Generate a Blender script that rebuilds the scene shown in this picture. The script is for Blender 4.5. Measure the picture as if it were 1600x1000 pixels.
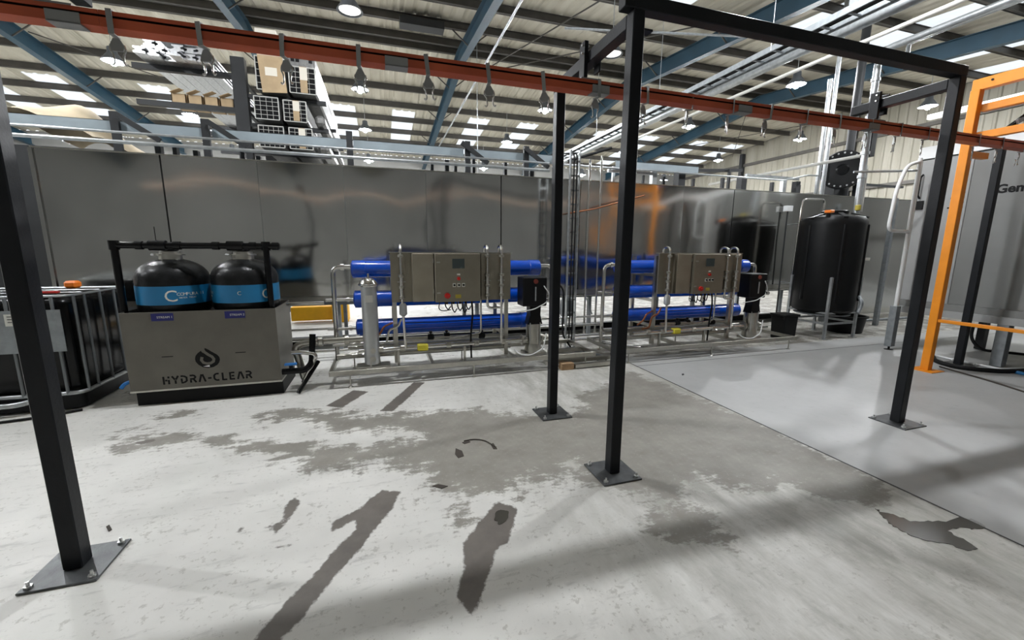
import bpy, bmesh, math, random
import numpy as np
from mathutils import Vector, Matrix
random.seed(7)
S = bpy.context.scene
for o in list(bpy.data.objects): bpy.data.objects.remove(o)
C = S.collection

# ---------------------------------------------------------------- camera
FPX, YAW, PIT, ROL, CH = 644.24, .30568, .173286, -.0068379, 1.6
def cam_axes():
    cy, sy, cp, sp = math.cos(YAW), math.sin(YAW), math.cos(PIT), math.sin(PIT)
    fwd = Vector((sy*cp, cy*cp, -sp)); right = Vector((cy, -sy, 0)); down = fwd.cross(right)
    cr, sr = math.cos(ROL), math.sin(ROL)
    return right*cr+down*sr, down*cr-right*sr, fwd
RT, DN, FW = cam_axes()
cd = bpy.data.cameras.new('camera'); cam = bpy.data.objects.new('camera', cd); C.objects.link(cam)
cd.sensor_width = 36; cd.sensor_fit = 'HORIZONTAL'; cd.lens = FPX*36/1600; cd.clip_end = 200; cd.clip_start = .05
m = Matrix.Identity(4)
for i in range(3): m[i][0] = RT[i]; m[i][1] = -DN[i]; m[i][2] = -FW[i]
m[0][3], m[1][3], m[2][3] = 0, 0, CH
cam.matrix_world = m; S.camera = cam
def ray(x, y): return RT*((x-800)/FPX)+DN*((y-500)/FPX)+FW
def onfloor(x, y, z=0):
    d = ray(x, y); t = (z-CH)/d.z; return Vector((d.x*t, d.y*t, z))

# ---------------------------------------------------------------- world and exposure
W = bpy.data.worlds.new('world'); S.world = W; W.use_nodes = True
bg = W.node_tree.nodes['Background']; bg.inputs[0].default_value = (.93, .96, 1, 1); bg.inputs[1].default_value = 1.8
S.view_settings.view_transform = 'Standard'; S.view_settings.look = 'None'; S.view_settings.gamma = 1
S.view_settings.use_curve_mapping = False; S.view_settings.exposure = -0.2
LAMP_E = 3200.0

# ---------------------------------------------------------------- materials
def lin(c): return tuple(((v/255)/12.92 if v/255 <= .04045 else ((v/255+.055)/1.055)**2.4) for v in c)
MATS = {}
def mat(name, rgb, rough=.5, metal=0., var=.0, vscale=6., bump=0., bscale=40., rgb2=None, emit=0, stretch=None, coat=0):
    m_ = bpy.data.materials.new(name); m_.use_nodes = True; MATS[name] = m_
    nt = m_.node_tree; b = nt.nodes['Principled BSDF']; L = nt.links.new
    col = lin(rgb)+(1,)
    b.inputs['Base Color'].default_value = col; b.inputs['Roughness'].default_value = rough; b.inputs['Metallic'].default_value = metal
    if metal == 0 and max(rgb) < 45: b.inputs['Specular IOR Level'].default_value = .22
    if coat: b.inputs['Coat Weight'].default_value = coat; b.inputs['Coat Roughness'].default_value = .1
    if var or bump or rgb2:
        tc = nt.nodes.new('ShaderNodeTexCoord'); mp = nt.nodes.new('ShaderNodeMapping'); L(tc.outputs['Object'], mp.inputs[0])
        if stretch: mp.inputs['Scale'].default_value = stretch
    if var or rgb2:
        n = nt.nodes.new('ShaderNodeTexNoise'); n.inputs['Scale'].default_value = vscale; n.inputs['Detail'].default_value = 6
        L(mp.outputs[0], n.inputs['Vector'])
        r = nt.nodes.new('ShaderNodeValToRGB'); r.color_ramp.elements[0].position = .35; r.color_ramp.elements[1].position = .65
        c2 = lin(rgb2) if rgb2 else tuple(min(1, v*(1+var)) for v in col[:3])
        c1 = col[:3] if rgb2 else tuple(v*(1-var) for v in col[:3])
        r.color_ramp.elements[0].color = c1+(1,); r.color_ramp.elements[1].color = c2+(1,)
        L(n.outputs['Fac'], r.inputs[0]); L(r.outputs[0], b.inputs['Base Color'])
    if bump:
        n2 = nt.nodes.new('ShaderNodeTexNoise'); n2.inputs['Scale'].default_value = bscale; n2.inputs['Detail'].default_value = 3
        L(mp.outputs[0], n2.inputs['Vector'])
        bp = nt.nodes.new('ShaderNodeBump'); bp.inputs['Strength'].default_value = bump; bp.inputs['Distance'].default_value = .02
        L(n2.outputs['Fac'], bp.inputs['Height']); L(bp.outputs[0], b.inputs['Normal'])
    if emit:
        b.inputs['Emission Color'].default_value = col; b.inputs['Emission Strength'].default_value = emit
    return m_
mat('blacksteel', (25, 27, 30), .38, 0, .15, 5, .05, 60)
mat('plate', (88, 90, 91), .42, .6, .25, 9, .08, 40)
mat('zinc', (205, 206, 205), .3, .9)
mat('railred', (178, 84, 54), .45, .1, .15, 3)
mat('railback', (150, 136, 120), .5, .1, .1, 3)
mat('slot', (30, 18, 14), .8)
mat('galv', (178, 182, 184), .35, .75, .12, 14)
mat('galvdull', (140, 145, 148), .5, .5, .12, 14)
mat('strap', (140, 141, 140), .5, .15)
mat('foil', (118, 118, 116), .42, .3, .2, 14, .3, 30)
mat('stainless', (178, 176, 168), .3, 1, .06, 20, .03, 90)
mat('polished', (205, 204, 200), .16, 1)
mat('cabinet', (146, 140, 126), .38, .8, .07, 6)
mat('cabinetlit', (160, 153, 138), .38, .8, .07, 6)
mat('hydrasteel', (112, 109, 102), .5, .75, .06, 5)
mat('tunnel', (190, 190, 187), .115, 1, .06, 1.3, .22, 1.1, stretch=(1, 1, .6))
mat('gasket', (22, 22, 22), .8)
mat('blackplastic', (16, 17, 18), .42, 0, .2, 5)
mat('blackgloss', (12, 13, 14), .22, 0, .2, 5)
mat('vesselshell', (26, 27, 28), .33, 0, .5, 9, .3, 14)
mat('bandblue', (22, 112, 160), .4, 0, .08, 4)
mat('tagblue', (26, 30, 108), .4)
mat('blue', (6, 74, 186), .22, 0, .08, 3, coat=.5)
mat('bluecap', (8, 50, 140), .35)
mat('cagebar', (112, 116, 118), .45, .5)
mat('white', (226, 228, 228), .45)
mat('offwhite', (205, 204, 198), .5, 0, .06, 8)
mat('filtergrey', (176, 178, 178), .35, .55, .05, 10)
mat('red', (190, 34, 26), .4)
mat('yellow', (226, 214, 60), .45)
mat('safetyyellow', (240, 178, 12), .45, 0, .06, 6)
mat('orange', (232, 142, 18), .42, 0, .07, 4)
mat('capor', (236, 122, 20), .45)
mat('screen', (62, 72, 72), .2)
mat('black', (8, 8, 9), .5)
mat('blackrubber', (20, 20, 21), .65)
mat('copper', (150, 96, 66), .4, .8)
mat('boothgrey', (116, 117, 115), .5, 0, .04, 3)
mat('boothlight', (150, 151, 150), .5, 0, .04, 3)
mat('valveblue', (30, 120, 200), .4)
mat('teal', (30, 62, 78), .5, 0, .12, 2)
mat('purlin', (74, 71, 66), .6, .1, .15, 3)
mat('sheet', (208, 203, 188), .55, 0, 0, 1.2, rgb2=(186, 180, 164), stretch=(1.5, .35, 1))
mat('clad', (146, 142, 130), .6, 0, 0, 1.2, rgb2=(126, 122, 108), stretch=(1, 1.5, .3))  # roof sheet cream darkened: the gable's weaker light is put into the colour
mat('wallin', (132, 132, 129), .7, 0, .12, .6)
mat('channel', (148, 160, 166), .5, .2, .08, 3)
mat('dark', (36, 38, 40), .55, .1, .15, 4)
mat('cardboard', (184, 160, 126), .8, 0, .1, 5)
mat('paper', (228, 222, 208), .8)
mat('alu', (196, 198, 200), .3, .85, .15, 25)
mat('cellblack', (10, 11, 13), .7)
mat('wood', (168, 138, 104), .75, 0, .2, 6)
mat('hosered', (120, 50, 36), .5)
mat('pipeblue', (40, 120, 180), .4)
mat('labelwhite', (222, 222, 214), .6)
mat('debris', (64, 58, 52), .9)
mat('fabric', (176, 162, 136), .85, 0, .15, 2)
mat('lampglow', (250, 252, 255), .5, emit=LAMP_E)
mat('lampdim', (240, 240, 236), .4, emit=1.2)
mat('lampgrey', (84, 88, 92), .45, .4)
mat('purple', (70, 66, 150), .4)
# translucent roof light
ms = bpy.data.materials.new('rooflight'); ms.use_nodes = True; nt = ms.node_tree
for n in list(nt.nodes): nt.nodes.remove(n)
o_ = nt.nodes.new('ShaderNodeOutputMaterial'); t_ = nt.nodes.new('ShaderNodeBsdfTranslucent'); d_ = nt.nodes.new('ShaderNodeBsdfDiffuse'); x_ = nt.nodes.new('ShaderNodeMixShader')
t_.inputs[0].default_value = (.86, .9, .93, 1); d_.inputs[0].default_value = (.8, .82, .83, 1); x_.inputs[0].default_value = .3
nt.links.new(t_.outputs[0], x_.inputs[1]); nt.links.new(d_.outputs[0], x_.inputs[2]); nt.links.new(x_.outputs[0], o_.inputs[0]); MATS['rooflight'] = ms
# water film
mw = bpy.data.materials.new('water'); mw.use_nodes = True; b = mw.node_tree.nodes['Principled BSDF']
b.inputs['Base Color'].default_value = (.06, .057, .048, 1); b.inputs['Roughness'].default_value = .18; MATS['water'] = mw

# ---------------------------------------------------------------- mesh helpers
ORG = {}
def V(*a): return Vector(a)
class MB:
    def __init__(s): s.v = []; s.f = []; s.s = []
    def add(s, vs, fs, smooth=False):
        k = len(s.v); s.v += [tuple(v) for v in vs]
        for f in fs: s.f.append(tuple(i+k for i in f)); s.s.append(smooth)
        return s
    def box(s, x0, y0, z0, x1, y1, z1):
        x0, x1 = sorted((x0, x1)); y0, y1 = sorted((y0, y1)); z0, z1 = sorted((z0, z1))
        return s.add([(x0,y0,z0),(x1,y0,z0),(x1,y1,z0),(x0,y1,z0),(x0,y0,z1),(x1,y0,z1),(x1,y1,z1),(x0,y1,z1)],
            [(0,3,2,1),(4,5,6,7),(0,1,5,4),(1,2,6,5),(2,3,7,6),(3,0,4,7)])
    def bar(s, p, q, w, h, up=(0,0,1)):
        p, q = Vector(p), Vector(q); d = (q-p).normalized(); u = Vector(up)
        if abs(d.dot(u)) > .95: u = Vector((0,1,0))
        sx = d.cross(u).normalized()*w/2; sy = d.cross(sx).normalized()*h/2
        vs = [p-sx-sy, p+sx-sy, p+sx+sy, p-sx+sy, q-sx-sy, q+sx-sy, q+sx+sy, q-sx+sy]
        return s.add(vs, [(0,1,2,3),(7,6,5,4),(0,4,5,1),(1,5,6,2),(2,6,7,3),(3,7,4,0)])
    def tube(s, pts, r, n=10, fil=0.):
        pts = [Vector(p) for p in pts]
        if fil and len(pts) > 2:
            out = [pts[0]]
            for a, b_, c in zip(pts, pts[1:], pts[2:]):
                u, w = (a-b_), (c-b_); f = min(fil, u.length*.49, w.length*.49); u.normalize(); w.normalize()
                A, Bq = b_+u*f, b_+w*f
                for k in range(6):
                    t = k/5; out.append(A*(1-t)**2+b_*2*t*(1-t)+Bq*t*t)
            out.append(pts[-1]); pts = out
        rings = []; d0 = (pts[1]-pts[0]).normalized()
        nx = d0.orthogonal().normalized()
        for i, p in enumerate(pts):
            if i == 0: d = d0
            elif i == len(pts)-1: d = (pts[i]-pts[i-1]).normalized()
            else: d = ((pts[i]-pts[i-1]).normalized()+(pts[i+1]-pts[i]).normalized()).normalized()
            nx = (nx-d*nx.dot(d)).normalized(); ny = d.cross(nx)
            rr = r[i] if isinstance(r, (list, tuple)) else r
            rings.append([p+nx*math.cos(2*math.pi*k/n)*rr+ny*math.sin(2*math.pi*k/n)*rr for k in range(n)])
        vs = [v for R_ in rings for v in R_]
        fs = [(i*n+k, i*n+(k+1)%n, (i+1)*n+(k+1)%n, (i+1)*n+k) for i in range(len(rings)-1) for k in range(n)]
        s.add(vs, fs, True); s.add(rings[0], [tuple(reversed(range(n)))]); s.add(rings[-1], [tuple(range(n))])
        return s
    def lathe(s, prof, c=(0,0,0), n=24, axis=(0,0,1)):
        c = Vector(c); ax = Vector(axis).normalized(); nx = ax.orthogonal().normalized(); ny = ax.cross(nx)
        def ring(r, h): return [c+ax*h+(nx*math.cos(2*math.pi*k/n)+ny*math.sin(2*math.pi*k/n))*r for k in range(n)]
        run = [prof[0]]; runs = []
        for i in range(1, len(prof)):
            if i >= 2:
                a = Vector((prof[i-1][0]-prof[i-2][0], prof[i-1][1]-prof[i-2][1])); b_ = Vector((prof[i][0]-prof[i-1][0], prof[i][1]-prof[i-1][1]))
                if a.length > 1e-6 and b_.length > 1e-6 and a.angle(b_) > .7: runs.append(run); run = [prof[i-1]]
            run.append(prof[i])
        runs.append(run)
        for rn in runs:
            vs = [v for (r, h) in rn for v in ring(max(r, 1e-4), h)]
            s.add(vs, [(i*n+k, i*n+(k+1)%n, (i+1)*n+(k+1)%n, (i+1)*n+k) for i in range(len(rn)-1) for k in range(n)], True)
        if prof[0][0] > 1e-3: s.add(ring(*prof[0]), [tuple(reversed(range(n)))])
        if prof[-1][0] > 1e-3: s.add(ring(*prof[-1]), [tuple(range(n))])
        return s
    def cyl(s, p, q, r, n=16):
        p, q = Vector(p), Vector(q); return s.lathe([(r, 0), (r, (q-p).length)], p, n, q-p)
    def prism(s, poly, o, u, w, d):
        """2D polygon in the plane (o; u, w) pushed along vector d"""
        o, u, w, d = Vector(o), Vector(u), Vector(w), Vector(d); n = len(poly)
        a = [o+u*x+w*y for x, y in poly]; b_ = [p+d for p in a]
        return s.add(a+b_, [tuple(range(n)), tuple(reversed(range(n, 2*n)))]+[(i, n+i, n+(i+1)%n, (i+1)%n) for i in range(n)])
    def build(s, name, mt, parent=None, bevel=0, kind=None):
        me = bpy.data.meshes.new(name)
        if parent is not None: org = ORG[parent.name]
        else:
            a = np.array(s.v); lo, hi = a.min(0), a.max(0); org = Vector(((lo[0]+hi[0])/2, (lo[1]+hi[1])/2, lo[2]))
        me.from_pydata([(x-org.x, y-org.y, z-org.z) for x, y, z in s.v], [], s.f)
        bm = bmesh.new(); bm.from_mesh(me); bm.faces.ensure_lookup_table()
        for f, sm in zip(bm.faces, s.s): f.smooth = sm
        bmesh.ops.recalc_face_normals(bm, faces=bm.faces)
        if bevel: 
            bmesh.ops.bevel(bm, geom=[e for e in bm.edges if len(e.link_faces) == 2 and e.calc_face_angle(0) > .6], offset=bevel, segments=1, affect='EDGES', clamp_overlap=True)
        bm.to_mesh(me); bm.free(); me.materials.append(MATS[mt] if isinstance(mt, str) else mt)
        o = bpy.data.objects.new(name, me); C.objects.link(o)
        if parent is not None: o.parent = parent; ORG[o.name] = org
        else: o.location = org; ORG[o.name] = org
        if kind: o['kind'] = kind
        return o
def tag(o, label, cat, group=None):
    o['label'] = label; o['category'] = cat
    if group: o['group'] = group
    return o
def thing(name, label, cat, loc=(0,0,0), group=None):
    o = bpy.data.objects.new(name, None); C.objects.link(o); o.location = loc; o.empty_display_size = .2; ORG[o.name] = Vector(loc)
    return tag(o, label, cat, group)
def dup(root, loc, label=None, rotz=None):
    r = root.copy(); C.objects.link(r); r.location = loc; ORG[r.name] = Vector(loc)
    if rotz is not None: r.rotation_euler = (0, 0, rotz)
    if label: r['label'] = label
    for ch in root.children:
        c = ch.copy(); C.objects.link(c); c.parent = r
        for g in ch.children:
            d = g.copy(); C.objects.link(d); d.parent = c
    return r
def Box(*a): return MB().box(*a)
def Bar(*a, **k): return MB().bar(*a, **k)
def Tube(*a, **k): return MB().tube(*a, **k)
def Lathe(*a, **k): return MB().lathe(*a, **k)
def Cyl(*a, **k): return MB().cyl(*a, **k)
def text(body, size, name, mt, parent, o, u, w, ext=.002, bold=0, align='LEFT', shear=0):
    cu = bpy.data.curves.new('t', 'FONT'); cu.body = body; cu.size = size; cu.extrude = ext; cu.offset = bold; cu.align_x = align; cu.resolution_u = 3; cu.shear = shear
    ob = bpy.data.objects.new('t', cu); C.objects.link(ob); bpy.context.view_layer.update()
    me = bpy.data.meshes.new_from_object(ob.evaluated_get(bpy.context.evaluated_depsgraph_get())); bpy.data.objects.remove(ob)
    u, w, o = Vector(u).normalized(), Vector(w).normalized(), Vector(o); n = u.cross(w); org = ORG[parent.name]
    for v in me.vertices: v.co = o+u*v.co.x+w*v.co.y+n*v.co.z-org
    me.name = name; me.materials.clear(); me.materials.append(MATS[mt])
    ob = bpy.data.objects.new(name, me); C.objects.link(ob); ob.parent = parent; ORG[ob.name] = org; return ob
# ================================================================ SETTING
X0, X1, Y0, Y1 = -16.0, 20.3, -8.0, 26.0      # inside faces of the hall
YA, ZA, SL = 14.0, 7.86, .09                  # ridge line and slope of the roof sheeting
def roofz(y): return ZA-SL*abs(y-YA)
# ---- floor: concrete slab with a fine zone that carries the wear map
def poly_sd(P, poly):
    poly = np.array(poly); d = np.full(len(P), 1e9); ins = np.zeros(len(P), bool)
    for a, b_ in zip(poly, np.roll(poly, -1, 0)):
        e = b_-a; w = P-a; t = np.clip((w@e)/(e@e+1e-12), 0, 1); q = w-t[:, None]*e
        d = np.minimum(d, np.hypot(q[:, 0], q[:, 1]))
        c = ((a[1] <= P[:, 1]) != (b_[1] <= P[:, 1])); xi = a[0]+(P[:, 1]-a[1])/(b_[1]-a[1]+1e-12)*e[0]
        ins ^= c & (P[:, 0] < xi)
    return np.where(ins, d, -d)
def fp(pts, ox, oy, sc): return [tuple(onfloor(ox+x/sc, oy+y/sc)[:2]) for x, y in pts]
A_ = lambda p: fp(p, 300, 580, 2.3817)
B_ = lambda p: fp(p, 0, 600, 2.5)
D_ = lambda p: fp(p, 900, 560, 2.273)
grey = [A_([(0,225),(160,240),(330,258),(590,266),(640,262),(810,240),(700,235),(620,250),(520,225),(455,205),(310,195),(250,165),(245,145),(350,125),(480,135),(560,152),(690,156),(800,142),(1000,135),(1260,150),(1429,190),(1560,250),(1429,370),(1240,440),(1130,480),(1080,600),(1020,640),(1000,640),(930,560),(920,480),(850,410),(760,355),(560,370),(390,375),(320,340),(240,305),(150,295),(0,258)]),
        B_([(390,200),(560,150),(640,180),(740,190),(900,190),(1060,280),(880,262),(720,240),(580,262),(420,290),(480,235)]),
        B_([(640,115),(760,95),(800,120),(700,135)]),
        D_([(0,230),(60,150),(200,60),(330,110),(560,200),(1000,420),(1000,470),(600,420),(420,400),(300,470),(120,480),(0,420)]),
        D_([(230,560),(330,530),(450,560),(440,620),(340,610)])]
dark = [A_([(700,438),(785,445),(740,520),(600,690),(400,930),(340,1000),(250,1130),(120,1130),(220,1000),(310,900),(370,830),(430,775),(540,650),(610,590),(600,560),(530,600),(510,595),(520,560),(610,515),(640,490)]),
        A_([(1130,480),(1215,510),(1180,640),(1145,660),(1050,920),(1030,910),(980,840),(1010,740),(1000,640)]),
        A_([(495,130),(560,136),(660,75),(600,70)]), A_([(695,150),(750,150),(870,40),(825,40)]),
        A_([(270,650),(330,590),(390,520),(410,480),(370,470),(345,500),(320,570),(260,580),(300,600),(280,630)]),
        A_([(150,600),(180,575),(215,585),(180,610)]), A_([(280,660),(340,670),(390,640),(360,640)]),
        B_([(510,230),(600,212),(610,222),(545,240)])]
gx = np.arange(-5.2, 3.301, .0338); gy = np.arange(.35, 5.2, .033)
PX, PY = np.meshgrid(gx, gy); P = np.stack([PX.ravel(), PY.ravel()], 1)
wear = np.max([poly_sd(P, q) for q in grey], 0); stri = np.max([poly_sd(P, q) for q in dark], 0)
me = bpy.data.meshes.new('floor'); nx, ny = len(gx), len(gy)
verts = [(x, y, 0) for x, y in P]; faces = [(j*nx+i, j*nx+i+1, (j+1)*nx+i+1, (j+1)*nx+i) for j in range(ny-1) for i in range(nx-1)]
a0, a1, b0, b1 = gx[0], gx[-1], gy[0], gy[-1]; XE = 3.31
for q in ((X0, Y0, XE, b0), (X0, b0, a0, b1), (a1, b0, XE, b1), (X0, b1, X1, Y1)):
    k = len(verts); verts += [(q[0], q[1], 0), (q[2], q[1], 0), (q[2], q[3], 0), (q[0], q[3], 0)]; faces.append((k, k+1, k+2, k+3))
me.from_pydata([(x, y, 0) for x, y, z in verts], [], faces)
pad = len(verts)-len(P)
at = me.attributes.new('wear', 'FLOAT', 'POINT'); at.data.foreach_set('value', np.concatenate([np.clip(wear, -.6, .6), np.full(pad, -.08)]).astype(np.float32))
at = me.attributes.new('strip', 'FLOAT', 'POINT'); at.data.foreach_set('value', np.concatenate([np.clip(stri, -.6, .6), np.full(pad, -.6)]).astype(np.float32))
fm = bpy.data.materials.new('concrete'); fm.use_nodes = True; nt = fm.node_tree; bs = nt.nodes['Principled BSDF']; L = nt.links.new
def N(t, **k):
    n = nt.nodes.new(t)
    for a, v in k.items(): setattr(n, a, v)
    return n
tc = N('ShaderNodeTexCoord')
def noise(sc, det=6, rough=.6, vec=None, stretch=None):
    n = N('ShaderNodeTexNoise'); n.inputs['Scale'].default_value = sc; n.inputs['Detail'].default_value = det; n.inputs['Roughness'].default_value = rough
    if stretch:
        mp = N('ShaderNodeMapping'); mp.inputs['Scale'].default_value = stretch; L(tc.outputs['Object'], mp.inputs[0]); L(mp.outputs[0], n.inputs['Vector'])
    else: L(tc.outputs['Object'], n.inputs['Vector'])
    return n.outputs['Fac']
def math_(op, a, b_=None, c=None, clamp=False):
    n = N('ShaderNodeMath', operation=op, use_clamp=clamp)
    for i, v in enumerate((a, b_, c)):
        if v is None: continue
        if isinstance(v, (int, float)): n.inputs[i].default_value = v
        else: L(v, n.inputs[i])
    return n.outputs[0]
def ramp(f, p0, p1, c0=(0,0,0), c1=(1,1,1)):
    r = N('ShaderNodeValToRGB'); r.color_ramp.elements[0].position = p0; r.color_ramp.elements[1].position = p1
    r.color_ramp.elements[0].color = tuple(c0)+(1,); r.color_ramp.elements[1].color = tuple(c1)+(1,); L(f, r.inputs[0]); return r.outputs[0]
def mix(f, a, b_):
    n = N('ShaderNodeMix', data_type='RGBA')
    if isinstance(f, (int, float)): n.inputs[0].default_value = f
    else: L(f, n.inputs[0])
    for i, v in ((6, a), (7, b_)):
        if isinstance(v, tuple): n.inputs[i].default_value = v+(1,)
        else: L(v, n.inputs[i])
    return n.outputs[2]
aw = N('ShaderNodeAttribute', attribute_name='wear').outputs['Fac']; as_ = N('ShaderNodeAttribute', attribute_name='strip').outputs['Fac']
sep = N('ShaderNodeSeparateXYZ'); L(tc.outputs['Object'], sep.inputs[0])
n1 = noise(3.2, 10, .68); n2 = noise(26, 6, .7); n3 = noise(1.1, 4); n4 = noise(7, 8, .7, stretch=(.6, 2.2, 1)); n5 = noise(90, 3)
# worn area: signed distance broken up by noise
w1 = math_('ADD', aw, math_('MULTIPLY', math_('SUBTRACT', n1, .5), 1.0)); w1 = math_('ADD', w1, math_('MULTIPLY', math_('SUBTRACT', n4, .5), .6)); w1 = math_('ADD', w1, math_('MULTIPLY', math_('SUBTRACT', n2, .5), .3))
east = math_('MULTIPLY_ADD', ramp(math_('MULTIPLY_ADD', sep.outputs[0], .25, 0), .2, .52), .17, -.02)     # paint is thinner towards the coated bay
w1 = math_('ADD', w1, east)
mw_ = ramp(w1, -.01, .09)
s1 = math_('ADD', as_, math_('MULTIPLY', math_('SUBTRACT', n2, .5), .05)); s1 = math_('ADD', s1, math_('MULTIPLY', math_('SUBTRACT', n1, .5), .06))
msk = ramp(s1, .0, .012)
white = mix(ramp(n3, .35, .7), lin((217, 216, 211)), lin((197, 196, 191))); white = mix(ramp(n4, .56, .74), white, lin((172, 171, 167)))
greyc = mix(ramp(n1, .3, .7), lin((150, 147, 139)), lin((126, 122, 115))); greyc = mix(ramp(n2, .55, .8), greyc, lin((164, 161, 152)))
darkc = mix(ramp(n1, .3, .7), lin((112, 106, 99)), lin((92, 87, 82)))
n6 = noise(2.2, 9, .72, stretch=(1.6, .5, 1)); ez_ = ramp(math_('MULTIPLY_ADD', sep.outputs[0], .25, 0), .12, .42); white = mix(math_('MULTIPLY', ez_, ramp(n6, .36, .62)), white, lin((158, 157, 149)))
flk = ramp(math_('ADD', n2, math_('MULTIPLY', n1, .4)), .78, .84); white = mix(math_('MULTIPLY', flk, .5), white, lin((150, 147, 139)))
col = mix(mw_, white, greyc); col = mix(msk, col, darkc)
spk = ramp(n5, .70, .76); col = mix(math_('MULTIPLY', spk, .35), col, lin((96, 92, 86)))
L(col, bs.inputs['Base Color'])
L(math_('MULTIPLY_ADD', n1, .25, .42), bs.inputs['Roughness'])
bp = N('ShaderNodeBump'); bp.inputs['Strength'].default_value = .25; bp.inputs['Distance'].default_value = .004
L(math_('ADD', math_('MULTIPLY', mw_, -.6), n2), bp.inputs['Height']); L(bp.outputs[0], bs.inputs['Normal'])
me.materials.append(fm); fl = bpy.data.objects.new('floor', me); C.objects.link(fl); fl['kind'] = 'structure'; fl['label'] = 'concrete hall floor with worn white paint and bare grey patches'
# ---- coated bay on the right
fc = bpy.data.materials.new('coatedfloor'); fc.use_nodes = True; nt = fc.node_tree; bs = nt.nodes['Principled BSDF']; L = nt.links.new
tc = N('ShaderNodeTexCoord'); n1 = noise(1.3, 6); n2 = noise(14, 6, .7)
col = mix(ramp(n1, .35, .7), lin((174, 175, 174)), lin((163, 164, 163))); col = mix(ramp(n2, .62, .8), col, lin((150, 150, 147)))
L(col, bs.inputs['Base Color']); L(math_('MULTIPLY_ADD', n2, .2, .36), bs.inputs['Roughness'])
bp = N('ShaderNodeBump'); bp.inputs['Strength'].default_value = .1; bp.inputs['Distance'].default_value = .004; L(n2, bp.inputs['Height']); L(bp.outputs[0], bs.inputs['Normal'])
o = Box(XE, Y0, -.02, X1, 5.167, .003).build('floor_coated', fc, kind='structure'); o['label'] = 'smooth pale grey coated floor bay beside the worn concrete'
o = Box(XE-.012, Y0, .0, XE, 5.167, .0015).build('trim_1', 'dark', kind='structure'); o['label'] = 'dark joint between worn and coated floor'
o = Box(XE, 4.72, .003, X1, 4.728, .0042).build('trim_2', 'dark', kind='structure'); o['label'] = 'thin sawn joint across the coated floor'
# ---- walls
def corr(mb, x0, x1, z0, z1, f):  # trapezoid ribbed strip; f(u, depth, z) gives the point
    pr = [(0, 0), (.10, 0), (.13, .035), (.20, .035), (.23, 0), (.33, 0), (.333, 0)]
    us = []; u = x0
    while u < x1-.01:
        for a, d in pr[:-1]:
            if u+a <= x1: us.append((u+a, d))
        u += .333
    us.append((x1, 0)); n = len(us)
    mb.add([f(u, d, z0) for u, d in us]+[f(u, d, z1) for u, d in us], [(i, i+1, n+i+1, n+i) for i in range(n-1)])
wr = MB().prism([(Y0, 0), (Y1, 0), (Y1, roofz(Y1)+.02), (YA, ZA+.02), (Y0, roofz(Y0)+.02)], (X1+.12, 0, 0), (0, 1, 0), (0, 0, 1), (.18, 0, 0)).build('wall_right', 'wallin', kind='structure'); wr['label'] = 'gable end wall lined with cream ribbed cladding sheets'
ys = np.arange(5.0, Y1, 1.0)
for y in ys:
    for z0, z1 in ((0, 6.38), (6.38, 9)):
        mb = MB(); corr(mb, y, min(y+1.0, Y1), z0, min(z1, roofz(y+.5)-.02), lambda u, d, z: (X1+.1-d, u, z)); mb.build('cladding_sheet', 'clad', wr)
for z in (2.2, 4.3, 6.38): Box(X1-.06, 0, z-.07, X1+.09, Y1, z+.07).build('girt', 'purlin', wr)
for y in (8, 14, 20): Box(X1-.16, y-.1, 0, X1+.05, y+.1, roofz(y)-.3).build('gable_column', 'dark', wr)
for nm, q in (('wall_back', (X0, Y1, 0, X1+.3, Y1+.2, roofz(Y1))), ('wall_left', (X0-.2, Y0, 0, X0, Y1, roofz(YA))), ('wall_front', (X0, Y0-.2, 0, X1+.3, Y0, roofz(Y0)+.1))):
    o = Box(*q).build(nm, 'wallin', kind='structure'); o['label'] = 'plain far hall wall, '+nm.split('_')[1]+' side'
# ---- roof: sheets, roof lights, purlins, rafters
ce = bpy.data.objects.new('ceiling', None); C.objects.link(ce); ce.location = (2, YA, ZA); ORG['ceiling'] = Vector((2, YA, ZA)); ce['kind'] = 'structure'; ce['label'] = 'shallow pitched roof of cream sheets on steel purlins and rafters'
rl_x = [-13.7, -11.4, -8.2, -5.6, -1.7, .75, 4.1, 6.5, 10.5, 13.3, 16.5, 18.9]
def strip_mesh(name, w, ya, yb, mt):
    mb = MB(); us = []; pr = [(0, 0), (.05, .03), (.1, .03), (.15, 0)]
    for k in range(3):
        us += [(k*w/3+a, d) for a, d in pr]
    us.append((w, 0)); n = len(us)
    top = [(u, ya, roofz(ya)+d) for u, d in us]; bot = [(u, yb, roofz(yb)+d) for u, d in us]
    mb.add(top+bot, [(i, i+1, n+i+1, n+i) for i in range(n-1)])
    me = bpy.data.meshes.new(name); me.from_pydata(mb.v, [], mb.f); me.materials.append(MATS[mt]); return me
SHM = {}
def lay(x, w, ya, yb, nm, mt):
    k = (round(w, 2), ya, yb, nm)
    if k not in SHM: SHM[k] = strip_mesh(nm, w, ya, yb, mt)
    o = bpy.data.objects.new(nm, SHM[k]); C.objects.link(o); o.parent = ce; o.location = Vector((x, 0, 0))-ORG['ceiling']
FL0, FL1, NL0, NL1 = 19.55, 25.0, 9.85, 5.2
cuts = []
x = X0; rl = list(rl_x)
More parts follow.
